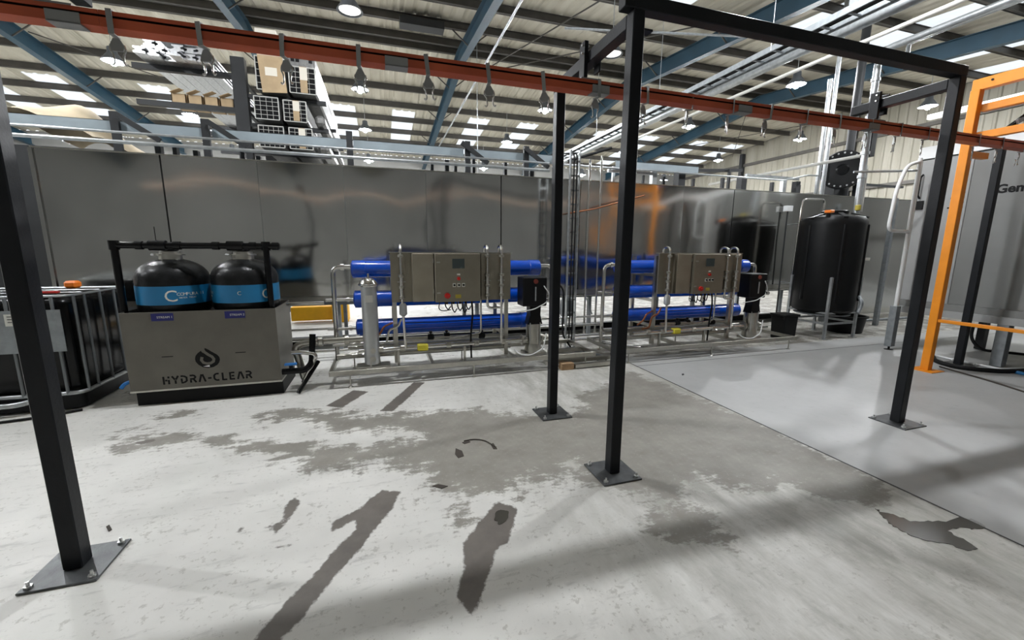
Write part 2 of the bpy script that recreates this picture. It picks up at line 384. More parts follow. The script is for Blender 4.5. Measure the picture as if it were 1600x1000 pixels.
while x < X1+.29:
    nxt = min([r for r in rl if r > x-.01], default=X1+.3)
    if abs(nxt-x) < .02:
        rl.remove(nxt); w = .95
        lay(x, w, YA, FL0, 'roof_sheet', 'sheet'); lay(x, w, FL0, FL1, 'roof_light', 'rooflight'); lay(x, w, FL1, Y1, 'roof_sheet', 'sheet')
        lay(x, w, YA, NL0, 'roof_sheet', 'sheet'); lay(x, w, NL0, NL1, 'roof_light', 'rooflight'); lay(x, w, NL1, Y0, 'roof_sheet', 'sheet')
    else:
        w = min(1.0, nxt-x, X1+.3-x)
        lay(x, w, YA, Y1, 'roof_sheet', 'sheet'); lay(x, w, YA, Y0, 'roof_sheet', 'sheet')
    x += w
def zed(mb, y, xa, xb):
    z = roofz(y)-.005; h = .21
    mb.box(xa, y-.035, z-.018, xb, y+.035, z); mb.box(xa, y-.01, z-h, xb, y+.01, z); mb.box(xa, y-.07, z-h, xb, y+.03, z-h+.02)
for y in (14.25, 15.75, 17.2, 18.7, 20.2, 21.7, 23.2, 24.7, 13.75, 12.5, 11.1, 9.6, 8.1, 6.6, 5.1, 3.6, 2.1, .6, -.9, -2.4, -3.9, -5.4, -6.9):
    mb = MB(); zed(mb, y, X0, X1); mb.build('purlin', 'purlin', ce)
RX = [-15.2, -9.25, -3.25, 2.65, 8.85, 14.8]
for rx in RX:
    mb = MB()
    for yb in (Y0, Y1):
        def P_(y, off): return (y, roofz(y)-.21-off)
        for (xa, xb, o0, o1) in ((rx-.1, rx+.1, 0, .016), (rx-.006, rx+.006, .016, .41), (rx-.1, rx+.1, .41, .43)):
            q = [P_(YA, o0), P_(yb, o0), P_(yb, o1), P_(YA, o1)]
            mb.prism(q, (xa, 0, 0), (0, 1, 0), (0, 0, 1), (xb-xa, 0, 0))
    mb.build('rafter', 'teal', ce)
    for y in (9.6, 18.7, 21.7, 12.5, 15.75):
        for sg in (-1, 1): Bar((rx, y, roofz(y)-.6), (rx+sg*.5, y, roofz(y)-.2), .03, .03).build('rafter_stay', 'purlin', ce)
for a, b_ in (((3.2, 15.6), (5.2, 8.6)), ((8.4, 9.0), (3.0, 15.4)), ((20, 20.5), (15.2, 15.0)), ((20, 15), (15.2, 20.6)), ((-9, 16), (-3.6, 21))):
    Bar((a[0], a[1], roofz(a[1])-.3), (b_[0], b_[1], roofz(b_[1])-.3), .025, .025).build('wind_brace', 'purlin', ce)
Box(.75, 12.2, roofz(12.5)-.38, 1.9, 12.55, roofz(12.5)-.2).build('vent_box', 'dark', ce)
# ================================================================ LAMPS
def lamp_proto():
    t = thing('high_bay_lamp', 'x', 'lamp')
    Lathe([(.03, .34), (.09, .32), (.1, .2), (.16, .12), (.24, .0), (.22, .0), (.15, .1), (.02, .14)], (0, 0, 0), 20).build('housing', 'lampgrey', t)
    Tube([(0, 0, .33), (0, 0, 1.15)], .008, 6).build('hanger_rod', 'galv', t)
    return t
lit = lamp_proto(); Lathe([(.001, -.09), (.042, -.08), (.065, -.035), (.062, .01), (.04, .05), (.03, .08)], (0, 0, 0), 10).build('bulb', 'lampglow', lit)
dim = lamp_proto(); Lathe([(.001, -.02), (.12, .0), (.2, .02)], (0, 0, 0), 16).build('lens', 'lampdim', dim)
LX = [-11.6, -6.0, -.35, 5.3, 10.95, 16.4]; LY = [4.5, 9.25, 13.4, 17.7, 21.9]
LLAB = {(-6.0, 13.4): 'glowing high bay lamp left of the long aluminium profiles, highest at far left', (-.35, 13.4): 'glowing high bay lamp under the red rail right of the profile bundles', (-.35, 17.7): 'glowing high bay lamp low beside the white roof light strips',
        (5.3, 13.4): 'glowing high bay lamp just left of the far middle black post top', (10.95, 17.7): 'glowing high bay lamp peeping beside the tall middle black post', (16.4, 13.4): 'glowing high bay lamp near the cream gable wall below the red rail',
        (16.4, 9.25): 'glowing high bay lamp near the gable wall just left of the right black post', (10.95, 21.9): 'distant glowing lamp just above the steel tunnel beside the cable ladder', (16.4, 21.9): 'distant glowing lamp above the tunnel right of the tall black post',
        (-.35, 9.25): 'unlit grey high bay lamp near the top edge above the red rail', (5.3, 9.25): 'unlit grey high bay lamp behind the sloping black cross beam'}
first = {}
for x in LX:
    for y in LY:
        k = (x, y); off = k in ((-.35, 9.25), (5.3, 9.25))
        z = 6.0 if y < 20 else 5.65
        lab = LLAB.get(k, 'high bay lamp hanging out of view under the roof')
        src = dim if off else lit
        if src not in first: first[src] = 1; src.location = (x, y, z); src['label'] = lab; src['group'] = 'high bay lamps under the roof'
        else: dup(src, (x, y, z), lab)

# ================================================================ CONVEYOR STEELWORK
def post(x, y, h, label, shape=.04):
    t = thing('steel_post', label, 'post', (x, y, 0), 'black box section posts')
    Box(x-shape, y-shape, .012, x+shape, y+shape, h).build('shaft', 'blacksteel', t, .005)
    Box(x-.15, y-.15, .001, x+.15, y+.15, .012).build('base_plate', 'plate', t, .002)
    for sx in (-1, 1):
        for sy in (-1, 1):
            mb = MB(); c = (x+sx*.12, y+sy*.12, .012); mb.lathe([(.017, 0), (.017, .012)], c, 6); mb.lathe([(.007, .012), (.007, .032)], c, 8); mb.build('bolt', 'zinc', t)
    return t
post(-1.53, 2.41, 3.0, 'leftmost black steel post close to the camera')
post(1.53, 2.41, 3.0, 'tall black steel post in the middle, nearest of the centre pair')
post(1.53, 3.53, 2.92, 'thinner looking black post behind the middle one, in front of first filter unit')
post(4.58, 2.41, 3.0, 'black steel post bolted to the pale coated floor on the right')
post(7.78, 3.51, 2.93, 'black steel post standing behind the orange frame at right edge')
def beam(p, q, label, w=.08, h=.08):
    return tag(Bar(p, q, w, h).build('overhead_beam', 'blacksteel', None, .004), label, 'beam', 'black overhead beams')
beam((1.43, 2.41, 3.04), (4.62, 2.41, 3.04), 'long black box beam from middle post to right post')
beam((1.53, 2.45, 2.96), (1.53, 3.57, 2.96), 'black cross beam joining the near and far middle posts')
beam((4.58, 2.45, 2.96), (4.58, 3.2, 2.96), 'short black cross beam reaching back from the right post')
beam((-1.53, 2.45, 2.96), (-1.53, 3.2, 2.96), 'short black cross beam above the left end of the red rail')
for x, w in ((1.53, 'middle cross beam'), (4.58, 'right cross beam'), (-1.53, 'left post')):
    t = thing('hanger_bracket', 'black flat hanger bracket holding the red rail under the '+w, 'bracket', (x, 2.97, 2.8), 'rail hanger brackets')
    Box(x-.075, 2.93, 2.82, x-.045, 3.01, 3.06).build('drop_plate', 'blacksteel', t, .002)
    Box(x+.045, 2.93, 2.87, x+.06, 3.01, 3.05).build('clamp_plate', 'blacksteel', t, .002)
    for z in (2.98, 3.03): Cyl((x-.09, 2.95, z), (x-.03, 2.95, z), .008, 6).build('bolt', 'zinc', t)
    Box(x-.09, 2.94, 2.806, x+.07, 3.0, 2.822).build('foot_plate', 'strap', t)
# gusset plates on the tops
tag(Box(1.575, 2.39, 2.9, 1.64, 2.45, 2.912).build('gusset_plate', 'blacksteel'), 'small black gusset plate on the tall middle post', 'bracket')
# rail
RY, RZ0, RZ1 = 2.97, 2.735, 2.806
t = thing('conveyor_rail', 'long rust red slotted conveyor rail with grey joint plates hung across the hall', 'rail', (2, RY, RZ0))
xs = [-4.2, -1.35, 1.62, 3.0, 5.95, 8.2]
for a, b_ in zip(xs, xs[1:]):
    mb = MB(); mb.box(a, RY-.034, RZ0, b_-.002, RY-.028, RZ0+.042); mb.box(a, RY-.034, RZ1-.016, b_-.002, RY-.028, RZ1); mb.box(a, RY-.034, RZ1, b_-.002, RY+.062, RZ1+.004)
    mb.box(a, RY-.034, RZ0-.004, b_-.002, RY+.062, RZ0); mb.build('rail_length', 'railred', t); Box(a, RY+.056, RZ0, b_-.002, RY+.064, RZ1).build('rail_back', 'railback', t)
Box(-4.2, RY+.0, RZ0+.002, 8.2, RY+.027, RZ1-.002).build('chain_track', 'slot', t)
for x in (-1.5, .15, 1.6, 2.95, 4.5):
    mb = MB(); mb.box(x-.07, RY-.04, RZ0-.008, x+.07, RY-.0345, RZ0+.044); mb.box(x-.07, RY-.04, RZ0-.012, x+.07, RY+.04, RZ0-.0045); mb.build('joint_plate', 'strap', t)
# hooks
def hook_proto(loc):
    h = thing('conveyor_hook', 'x', 'hook', (0, 0, 0), 'chain hooks hanging on the conveyor rail')
    mb = MB(); mb.box(-.013, -.05, -.035, .013, -.045, .081); mb.box(-.013, -.05, .0765, .013, -.01, .081); mb.box(-.013, -.05, -.04, .013, .01, -.035); mb.build('strap', 'strap', h)
    MB().prism([(-.014, 0), (.014, 0), (.032, -.035), (.024, -.062), (-.024, -.062), (-.032, -.035)], (0, -.012, -.045), (1, 0, 0), (0, 0, 1), (0, .012, 0)).build('hook_body', 'strap', h)
    for s_ in (-1, 1):
        Tube([(s_*.030, -.006, -.075), (s_*.036, -.006, -.10), (s_*.022, -.006, -.125), (s_*.020, -.006, -.165), (s_*.030, -.006, -.178), (s_*.038, -.006, -.168)], .005, 6, .01).build('prong', 'polished', h)
    return h
hp = hook_proto(None)
for i in range(21):
    x = -1.30+.41*i
    lab = 'steel chain hook on the red rail, number %d hook counted from the left post' % (i+1)
    words = ['first','second','third','fourth','fifth','sixth','seventh','eighth','ninth','tenth','eleventh','twelfth','thirteenth','fourteenth','fifteenth','sixteenth','seventeenth','eighteenth','nineteenth','twentieth','twenty-first']
    lab = words[i]+' steel chain hook on the red rail counted from the left post'
    if i == 0: hp.location = (x, RY, RZ0); hp['label'] = lab
    else: dup(hp, (x, RY, RZ0), lab).rotation_euler = (0, random.uniform(-.12, .12), random.uniform(-.4, .4) if i < 8 else random.uniform(.2, 1.2))

# ================================================================ STAINLESS TUNNEL
TY, TT = 6.6, 2.73
tn = thing('wash_tunnel', 'long raised wash tunnel clad in large polished stainless panels', 'machine', (3.5, 7.3, 0))
seams = [-3.86, -2.62, -1.54, -.46, .70, 1.885, 3.05, 4.22, 5.4, 6.57, 7.73, 8.9, 10.06, 11.25, 12.4, 13.5]
darks = (-2.62, 1.885, 6.57)
for a, b_ in zip(seams, seams[1:]):
    ga = .009 if a in darks else .0015; gb = .009 if b_ in darks else .0015
    z0 = .14 if a > 8.8 else .88
    # gently dished sheet
    mb = MB(); nu, nv = 9, 9; amp = random.choice((-1, 1))*random.uniform(.008, .018); am2 = random.uniform(-.006, .006); vs = []
    for j in range(nv+1):
        for i in range(nu+1):
            u, v = i/nu, j/nv; e = (u*(1-u)*4)*(v*(1-v)*4)
            vs.append((a+ga+(b_-a-ga-gb)*u, TY-amp*e-am2*math.sin(u*6.28)*math.sin(v*9)*min(1, e*3), z0+(TT-z0)*v))
    mb.add(vs, [(j*(nu+1)+i, j*(nu+1)+i+1, (j+1)*(nu+1)+i+1, (j+1)*(nu+1)+i) for j in range(nv) for i in range(nu)], True)
    o = mb.build('side_panel', 'tunnel', tn)
for d in darks: Box(d-.011, TY+.004, .88, d+.011, TY+.02, TT).build('seam_gasket', 'gasket', tn)
Box(-3.86, TY+.03, .9, 13.5, 8.0, TT-.01).build('tunnel_body', 'galvdull', tn)
Box(-3.88, TY-.02, TT, 13.52, TY+.05, TT+.012).build('top_edge_trim', 'stainless', tn)
Box(-3.9, TY-.02, .1, -3.86, 7.98, TT).build('end_panel', 'tunnel', tn)
Box(-3.86, TY+.04, .74, 8.85, 7.9, .895).build('drip_tray', 'galvdull', tn)
Box(-3.86, TY-.005, .80, 8.85, TY+.04, .875).build('tray_lip', 'stainless', tn)
Box(-3.86, TY+.6, .02, 8.85, TY+.72, .14).build('base_beam', 'black', tn)
for x in (-2.9, -.65, 1.5, 3.6, 5.9, 8.2): 
    for y in (TY+.12, 7.85): Box(x-.03, y-.03, .0, x+.03, y+.03, .76).build('leg', 'galvdull', tn)
# yellow kerb under the tunnel
t = thing('yellow_barrier', 'yellow steel barrier block standing on the floor behind the raised tunnel', 'barrier', (-1.3, 9.6, 0))
Box(-1.85, 9.5, .05, -1.05, 9.75, .34).build('barrier_rail', 'safetyyellow', t, .01); Box(-1.05, 9.4, 0, -.72, 9.85, .46).build('barrier_end', 'safetyyellow', t, .015)
# pipes along the tunnel front top
def pipe(name, pts, r, mt, label, cat='pipe', fil=.06, group=None, n=10):
    return tag(Tube(pts, r, n, fil).build(name, mt), label, cat, group)
pipe('handrail_pipe', [(-4.6, 6.7, 2.99), (2.75, 6.7, 2.99)], .016, 'galv', 'upper thin galvanised pipe running along the top left of the tunnel')
pipe('handrail_pipe', [(-4.6, 6.7, 2.875), (2.75, 6.7, 2.875)], .024, 'galv', 'lower thick galvanised pipe running along the top left of the tunnel')
pipe('handrail_pipe', [(3.0, 6.75, 3.0), (7.95, 6.75, 3.0), (8.6, 6.75, 3.14), (9.2, 7.0, 3.2)], .016, 'galv', 'thin handrail pipe along the tunnel top right of the tall black post')
# blue-grey channel beam and its stubs
t = thing('channel_beam', 'pale blue grey steel channel running above the tunnel top on dark stub posts', 'beam', (1, 7.2, 2.73))
for a, b_ in ((-4.6, -3.33), (-3.25, -2.33), (-2.2, -.43), (-.33, 1.4), (1.52, 3.2), (4.3, 6.2)):
    mb = MB(); mb.box(a, 7.2, 3.1, b_, 7.206, 3.235); mb.box(a, 7.2, 3.1, b_, 7.26, 3.106); mb.box(a, 7.2, 3.229, b_, 7.26, 3.235); mb.build('channel_length', 'channel', t)
for x in (-3.29, -2.265, -.38, 1.46, 2.5): Box(x-.045, 7.14, 2.74, x+.045, 7.195, 3.34).build('stub_post', 'dark', t)
for x in (-3.29, -2.265, 1.3, 2.4): Bar((x+.05, 7.1, 3.3), (x+.5, 7.1, 3.0), .04, .07).build('brace', 'dark', t)
for i, (x, h, d) in enumerate(((-2.95, .3, .07), (-2.75, .26, .05), (-2.5, .22, .06), (-1.9, .24, .05), (-1.7, .2, .06), (.9, .3, .05), (1.15, .33, .07), (1.3, .3, .05), (1.62, .4, .05), (2.2, .36, .05), (2.7, .3, .08))):
    tag(Box(x-d/2, 7.4, 2.74, x+d/2, 7.5, 2.74+h).build('support_stub', 'dark'), ['short dark support stub on the tunnel top behind the pipes, place %s' % w for w in ('one','two','three','four','five','six','seven','eight','nine','ten','eleven')][i]+' from left', 'support', 'dark stubs on the tunnel top')
for i, (x, y, h, w, m_) in enumerate(((4.45, 7.5, .45, .05, 'galv'), (5.0, 7.3, .28, .04, 'dark'), (5.25, 7.3, .4, .1, 'galv'), (5.55, 7.4, .3, .05, 'dark'), (5.9, 7.3, .45, .16, 'dark'), (6.2, 7.3, .28, .05, 'dark'), (6.95, 7.3, .34, .06, 'dark'), (7.2, 7.4, .55, .05, 'dark'), (7.5, 7.3, .4, .14, 'dark'), (8.2, 7.2, .3, .06, 'dark'), (8.65, 7.3, .42, .09, 'galv'), (9.1, 7.3, .3, .06, 'dark'), (9.3, 7.5, .42, .12, 'dark'), (11.0, 7.3, .4, .12, 'dark'))):
    tag(Box(x-w/2, y, 2.74, x+w/2, y+w, 2.74+h).build('support_stub', m_), ('pale' if m_ == 'galv' else 'dark')+' support stub on the tunnel top right of the tall post, number %s from left' % ('one','two','three','four','five','six','seven','eight','nine','ten','eleven','twelve','thirteen','fourteen')[i], 'support', 'stubs on the right tunnel top')
for i, (a, b_, h, m_) in enumerate((((4.2, 7.3, 3.06), (5.2, 7.3, 3.06), .05, 'galv'), ((7.55, 7.32, 3.17), (9.05, 7.32, 3.17), .05, 'galv'), ((6.0, 7.5, 3.2), (7.6, 7.5, 3.3), .06, 'dark'), ((10.95, 7.36, 3.165), (12.6, 7.36, 3.165), .05, 'dark'))):
    tag(Bar(a, b_, .06, h).build('cross_rail', m_), ['pale cross rail over the stubs behind the tall black post', 'pale cross rail above the black tank', 'dark cross rail sloping up above the second filter unit', 'dark cross rail left of the white ladder'][i], 'rail')
# ================================================================ IBC CONTAINER
ix0, ix1, iy0, iy1 = -4.05, -2.85, 4.95, 5.95
t = thing('ibc_tank', 'black plastic bulk liquid container in a galvanised tube cage at left edge', 'tank', ((ix0+ix1)/2, (iy0+iy1)/2, 0))
def rrect(x0, y0, x1, y1, r, z, n=5):
    out = []
    for cx, cy, a in ((x1-r, y0+r, -90), (x1-r, y1-r, 0), (x0+r, y1-r, 90), (x0+r, y0+r, 180)):
        for k in range(n): an = math.radians(a+90*k/(n-1)); out.append((cx+r*math.cos(an), cy+r*math.sin(an), z))
    return out
def shell(x0, y0, x1, y1, r, prof):
    mb = MB(); rs = [rrect(x0+d, y0+d, x1-d, y1-d, r, z) for d, z in prof]; n = len(rs[0])
    mb.add([v for q in rs for v in q], [(i*n+k, i*n+(k+1) % n, (i+1)*n+(k+1) % n, (i+1)*n+k) for i in range(len(rs)-1) for k in range(n)], True)
    mb.add(rs[0], [tuple(reversed(range(n)))]); mb.add(rs[-1], [tuple(range(n))]); return mb
shell(ix0+.03, iy0+.03, ix1-.03, iy1-.03, .09, [(.03, .16), (.0, .2), (.0, 1.04), (.02, 1.09), (.09, 1.12)]).build('bottle', 'blackgloss', t)
lidm = Cyl(((ix0+ix1)/2, (iy0+iy1)/2, 1.11), ((ix0+ix1)/2, (iy0+iy1)/2, 1.16), .11, 20).build('lid', 'blackplastic', t)
def ring(z, r=.011, g=0): return Tube(rrect(ix0-g, iy0-g, ix1+g, iy1+g, .09, z)+[rrect(ix0-g, iy0-g, ix1+g, iy1+g, .09, z)[0]], r, 8)
for z in (1.125,): ring(z).build('cage_ring', 'galv', t)
ring(.175, .02).build('base_ring', 'galv', t)
for x in (ix0+.1, -3.65, -3.29, ix1-.11): Tube([(x, iy0-.008, .17), (x, iy0-.008, 1.12)], .013, 8).build('cage_bar', 'cagebar', t)
for y in (iy0+.08, 5.18, 5.42, 5.66, iy1-.1): Tube([(ix1+.008, y, .17), (ix1+.008, y, 1.12)], .013, 8).build('cage_bar', 'cagebar', t)
for dy in (.22, .5, .78): Tube([(ix0, iy0+dy, 1.135), (ix1, iy0+dy, 1.135)], .012, 8).build('top_bar', 'galv', t)
pl = Box(-3.66, iy0-.03, .60, -2.9, iy0-.022, 1.0).build('name_plate', 'galvdull', t); Box(-3.3, iy0-.034, .86, -3.06, iy0-.0305, .97).build('label', 'labelwhite', pl)
for k in range(3): Box(-3.28, iy0-.036, .945-.026*k, -3.1-.03*(k % 2), iy0-.0345, .951-.026*k).build('print_line', 'black', pl)
shell(ix0+.02, iy0+.02, ix1-.02, iy1-.02, .08, [(0, .015), (0, .15)]).build('pallet', 'blackplastic', t)
Tube([(-4.0, iy0-.06, .11), (-3.3, iy0-.06, .11), (-3.15, iy0+.05, .15)], .026, 8, .1).build('foot_tube', 'galv', t)
Box(-3.19, 5.52, 1.148, -3.08, 5.63, 1.225).build('vent_cap', 'capor', t, .02)['label'] = 'bright orange vent cap'
tag(Bar((-3.15, 5.0, 1.155), (-2.95, 5.05, 1.155), .05, .02).build('pink_tag', 'red', None, .004), 'small red tag on top of the caged container beside the left post', 'tag')
pipe('drain_hose', [(-4.2, 4.72, .015), (-3.5, 4.7, .015), (-3.1, 4.78, .015), (-2.85, 4.9, .015)], .012, 'blackrubber', 'black hose lying on the floor in front of the caged container', 'hose', .1)

# ================================================================ HYDRA-CLEAR UNIT
hx0, hx1, hy0, hy1 = -2.43, -1.09, 4.86, 5.56
hu = thing('filter_cabinet', 'low stainless cabinet lettered HYDRA-CLEAR with two round vessels standing in it', 'cabinet', ((hx0+hx1)/2, 5.2, 0))
fp_ = Box(hx0, hy0, .16, hx1, hy0+.004, .955).build('front_panel', 'hydrasteel', hu, .001)
for q in ((hx0, hy0+.004, .16, hx0+.004, hy1, .955), (hx1-.004, hy0+.004, .16, hx1, hy1, .955)): Box(*q).build('side_panel', 'hydrasteel', hu)
Box(hx0, hy1-.004, .16, hx1, hy1, .955).build('back_panel', 'hydrasteel', hu)
Box(hx0-.004, hy0-.006, .15, hx1+.004, hy1, .168).build('base_flange', 'stainless', hu)
Box(hx0+.02, hy0+.05, .0, hx1-.0, hy1, .15).build('plinth', 'black', hu)
Box(hx0+.02, hy0+.02, .3, hx1-.02, hy1-.02, .9).build('inner_tray', 'black', hu)
FY = hy0-.0008
def bars(mb, strokes, ox, oz, sc, th):
    for p, q in strokes:
        a = Vector((ox+p[0]*sc, FY, oz+p[1]*sc)); b_ = Vector((ox+q[0]*sc, FY, oz+q[1]*sc)); d = (b_-a).normalized(); n = Vector((-d.z, 0, d.x))*th/2
        mb.add([a-n, b_-n, b_+n, a+n], [(0, 1, 2, 3)])
GL = {'H': ([((.1,0),(.1,1)), ((.62,0),(.62,.55)), ((.62,.75),(.62,1)), ((.24,.5),(.48,.5))], .74), 'Y': ([((.38,0),(.38,.46)), ((.05,1),(.34,.52)), ((.7,1),(.42,.52))], .76),
      'D': ([((.0,.92),(.3,.92)), ((.3,.92),(.58,.76)), ((.6,.8),(.6,.22)), ((.58,.26),(.3,.08)), ((.3,.08),(.0,.08)), ((.08,.2),(.08,.62))], .76),
      'R': ([((.0,.92),(.42,.92)), ((.4,.92),(.58,.78)), ((.58,.8),(.58,.6)), ((.58,.62),(.36,.46)), ((.0,.46),(.4,.46)), ((.08,.0),(.08,.34)), ((.36,.46),(.64,.0))], .76),
      'A': ([((.02,0),(.3,.98)), ((.4,.98),(.68,0))], .76), '-': ([((.02,.42),(.4,.42))], .5),
      'C': ([((.6,.92),(.26,.92)), ((.28,.92),(.08,.72)), ((.08,.76),(.08,.26)), ((.08,.28),(.28,.08)), ((.26,.08),(.6,.08))], .72),
      'L': ([((.1,1),(.1,.0)), ((.1,.08),(.56,.08))], .66), 'E': ([((.1,1),(.1,0)), ((.2,.92),(.6,.92)), ((.24,.5),(.54,.5)), ((.1,.08),(.6,.08))], .72)}
tw = sum(GL[c][1] for c in 'HYDRA-CLEAR'); sc = .082; cx = -2.155; adv = .81/(tw*sc)
for ch in 'HYDRA-CLEAR':
    mb = MB(); bars(mb, GL[ch][0], cx, .214, sc, .0175); mb.build('cut_letter', 'black', fp_); cx += GL[ch][1]*sc*adv
# droplet emblem
ex, ez = -1.75, .458
pts = [(-.012,.111),(.02,.09),(.039,.072),(.087,.036),(.106,.008),(.109,-.02),(.1,-.05),(.08,-.075),(.045,-.095),(0,-.102),(-.045,-.092),(-.085,-.06),(-.106,-.025),(-.108,.005),(-.1,.035),(-.08,.06),(-.05,.084),(-.035,.06)]
mb = MB(); mb.add([(ex+x, FY, ez+z) for x, z in pts], [tuple(range(len(pts)))]); mb.build('droplet_emblem', 'black', fp_)
sw = [(-.034,.105),(-.02,.07),(.01,.04),(.042,.016),(.056,-.01),(.05,-.035),(.024,-.052),(-.008,-.054),(-.038,-.042),(-.054,-.014),(-.045,.018)]
mb = MB(); n = len(sw); A = [Vector((ex+x, FY-.0008, ez+z)) for x, z in sw]; lo, hi = [], []
for i in range(n):
    d = (A[min(i+1, n-1)]-A[max(i-1, 0)]).normalized(); q = Vector((-d.z, 0, d.x))*.0135; lo.append(A[i]-q); hi.append(A[i]+q)
mb.add(lo+hi, [(i, i+1, n+i+1, n+i) for i in range(n-1)]); mb.build('emblem_swirl', 'hydrasteel', fp_)
mb = MB(); mb.add([(ex-.045, FY-.0012, ez-.082), (ex+.012, FY-.0012, ez-.09), (ex+.012, FY-.0012, ez-.07)], [(0, 1, 2)]); mb.build('cutout_glint', 'white', fp_)
for a, z in ((-2.135, .497), (-1.497, .497)): Box(a, FY-.0005, z, a+.095, FY+.0005, z+.008).build('slot', 'black', fp_)
for k, a in enumerate((-2.175, -1.553)):
    pq = Box(a, hy0-.004, .866, a+.182, hy0, .94).build('name_tag', 'tagblue', hu)
    text('STREAM %d' % (k+1), .03, 'tag_text', 'labelwhite', pq, (a+.045, hy0-.0045, .892), (1, 0, 0), (0, 0, 1), .0005)
def vessel(cx, label, words):
    cy, r = 5.21, .315
    v = thing('filter_vessel', label, 'vessel', (cx, cy, .9), 'twin black filter vessels')
    prof = [(.28, .905), (r, .95), (r, 1.27)]+[(r*math.cos(a), 1.27+.2*math.sin(a)) for a in np.linspace(.12, 1.28, 9)]
    Lathe(prof, (cx, cy, 0), 40).build('shell', 'vesselshell', v)
    bd = Lathe([(r+.002, 1.015), (r+.003, 1.015), (r+.003, 1.2), (r+.002, 1.2)], (cx, cy, 0), 40).build('blue_band', 'bandblue', v)
    for w, a0, sz, dz, mt in words:
        step = sz*.62/r
        for i, chx in enumerate(w):
            if chx == ' ': continue
            a = math.radians(a0)+i*step; nrm = Vector((math.sin(a), -math.cos(a), 0)); u = Vector((math.cos(a), math.sin(a), 0))
            text(chx, sz, 'band_text', mt, bd, Vector((cx, cy, 1.03+dz))+nrm*(r+.004)-u*sz*.25, u, (0, 0, 1), .0004)
    Lathe([(.1, 1.46), (.1, 1.5), (.125, 1.5), (.125, 1.515), (.09, 1.515), (.09, 1.54)], (cx, cy, 0), 24).build('neck_clamp', 'stainless', v)
    Tube([(cx-.16, cy, 1.505), (cx-.1, cy-.08, 1.505)], .012, 8).build('clamp_bolt', 'zinc', v)
    Lathe([(.055, 1.54), (.075, 1.55), (.075, 1.6), (.05, 1.62), (.02, 1.625)], (cx, cy, 0), 20).build('valve_head', 'blackgloss', v)
    return v
vessel(-2.09, 'left black filter vessel with blue band in the stainless cabinet', [('C', 12, .16, .02, 'labelwhite'), ('COMPURA II', 25, .042, .075, 'labelwhite'), ('WATER TREAT', 27, .022, .045, 'labelwhite')])
vessel(-1.43, 'right black filter vessel with printed blue band in the stainless cabinet', [('RA II', -72, .042, .075, 'labelwhite'), ('TREAT', -70, .022, .045, 'labelwhite'), ('C', 2, .055, .07, 'labelwhite'), ('C', 46, .15, .02, 'labelwhite')])
t = thing('filter_manifold', 'black plastic pipe manifold bridging the tops of both filter vessels', 'pipe', (-1.76, 5.1, .9))
Tube([(-2.44, 4.98, .93), (-2.44, 4.98, 1.6), (-1.02, 4.98, 1.6)], .032, 12, .03).build('header_pipe', 'blackgloss', t)
Tube([(-1.15, 4.98, .93), (-1.15, 4.98, 1.6)], .03, 12).build('drop_pipe', 'blackgloss', t)
for x in (-2.44, -1.15): Lathe([(.042, 0), (.042, .09)], (x, 4.98, 1.555), 14).build('union', 'blackgloss', t)
for x in (-2.24, -1.93, -1.6, -1.27, -1.06): Cyl((x-.03, 4.98, 1.6), (x+.03, 4.98, 1.6), .041, 14).build('coupling', 'blackgloss', t)
for x in (-2.09, -1.43): 
    Cyl((x-.07, 4.98, 1.6), (x+.07, 4.98, 1.6), .05, 16).build('tee', 'blackgloss', t)
    Tube([(x, 4.98, 1.6), (x, 5.2, 1.6)], .03, 10).build('branch', 'blackgloss', t)
Tube([(-2.1, 4.98, 1.64), (-2.1, 4.98, 1.78)], .004, 6).build('vent_wire', 'black', t)
pipe('drain_pipe', [(-1.13, 4.92, .24), (-.86, 4.92, .24), (-.8, 4.98, .3), (-.78, 5.05, .62)], .034, 'blackgloss', 'black drain pipe leaving the stainless cabinet with upturned elbow', 'pipe', .05)
t = thing('ball_valve', 'small blue ball valve handle on the black drain pipe', 'valve', (-1.0, 4.92, .27)); Box(-1.06, 4.89, .31, -.94, 4.93, .335).build('handle', 'valveblue', t, .004); Cyl((-1.0, 4.92, .265), (-1.0, 4.92, .32), .02, 10).build('stem', 'blackplastic', t)
tag(Tube([(-2.52, 4.9, .2), (-2.49, 4.9, .24), (-2.434, 4.92, .26)], .018, 10, .03).build('hose_coupling', 'valveblue'), 'blue hose coupling between black container and stainless cabinet', 'coupling')

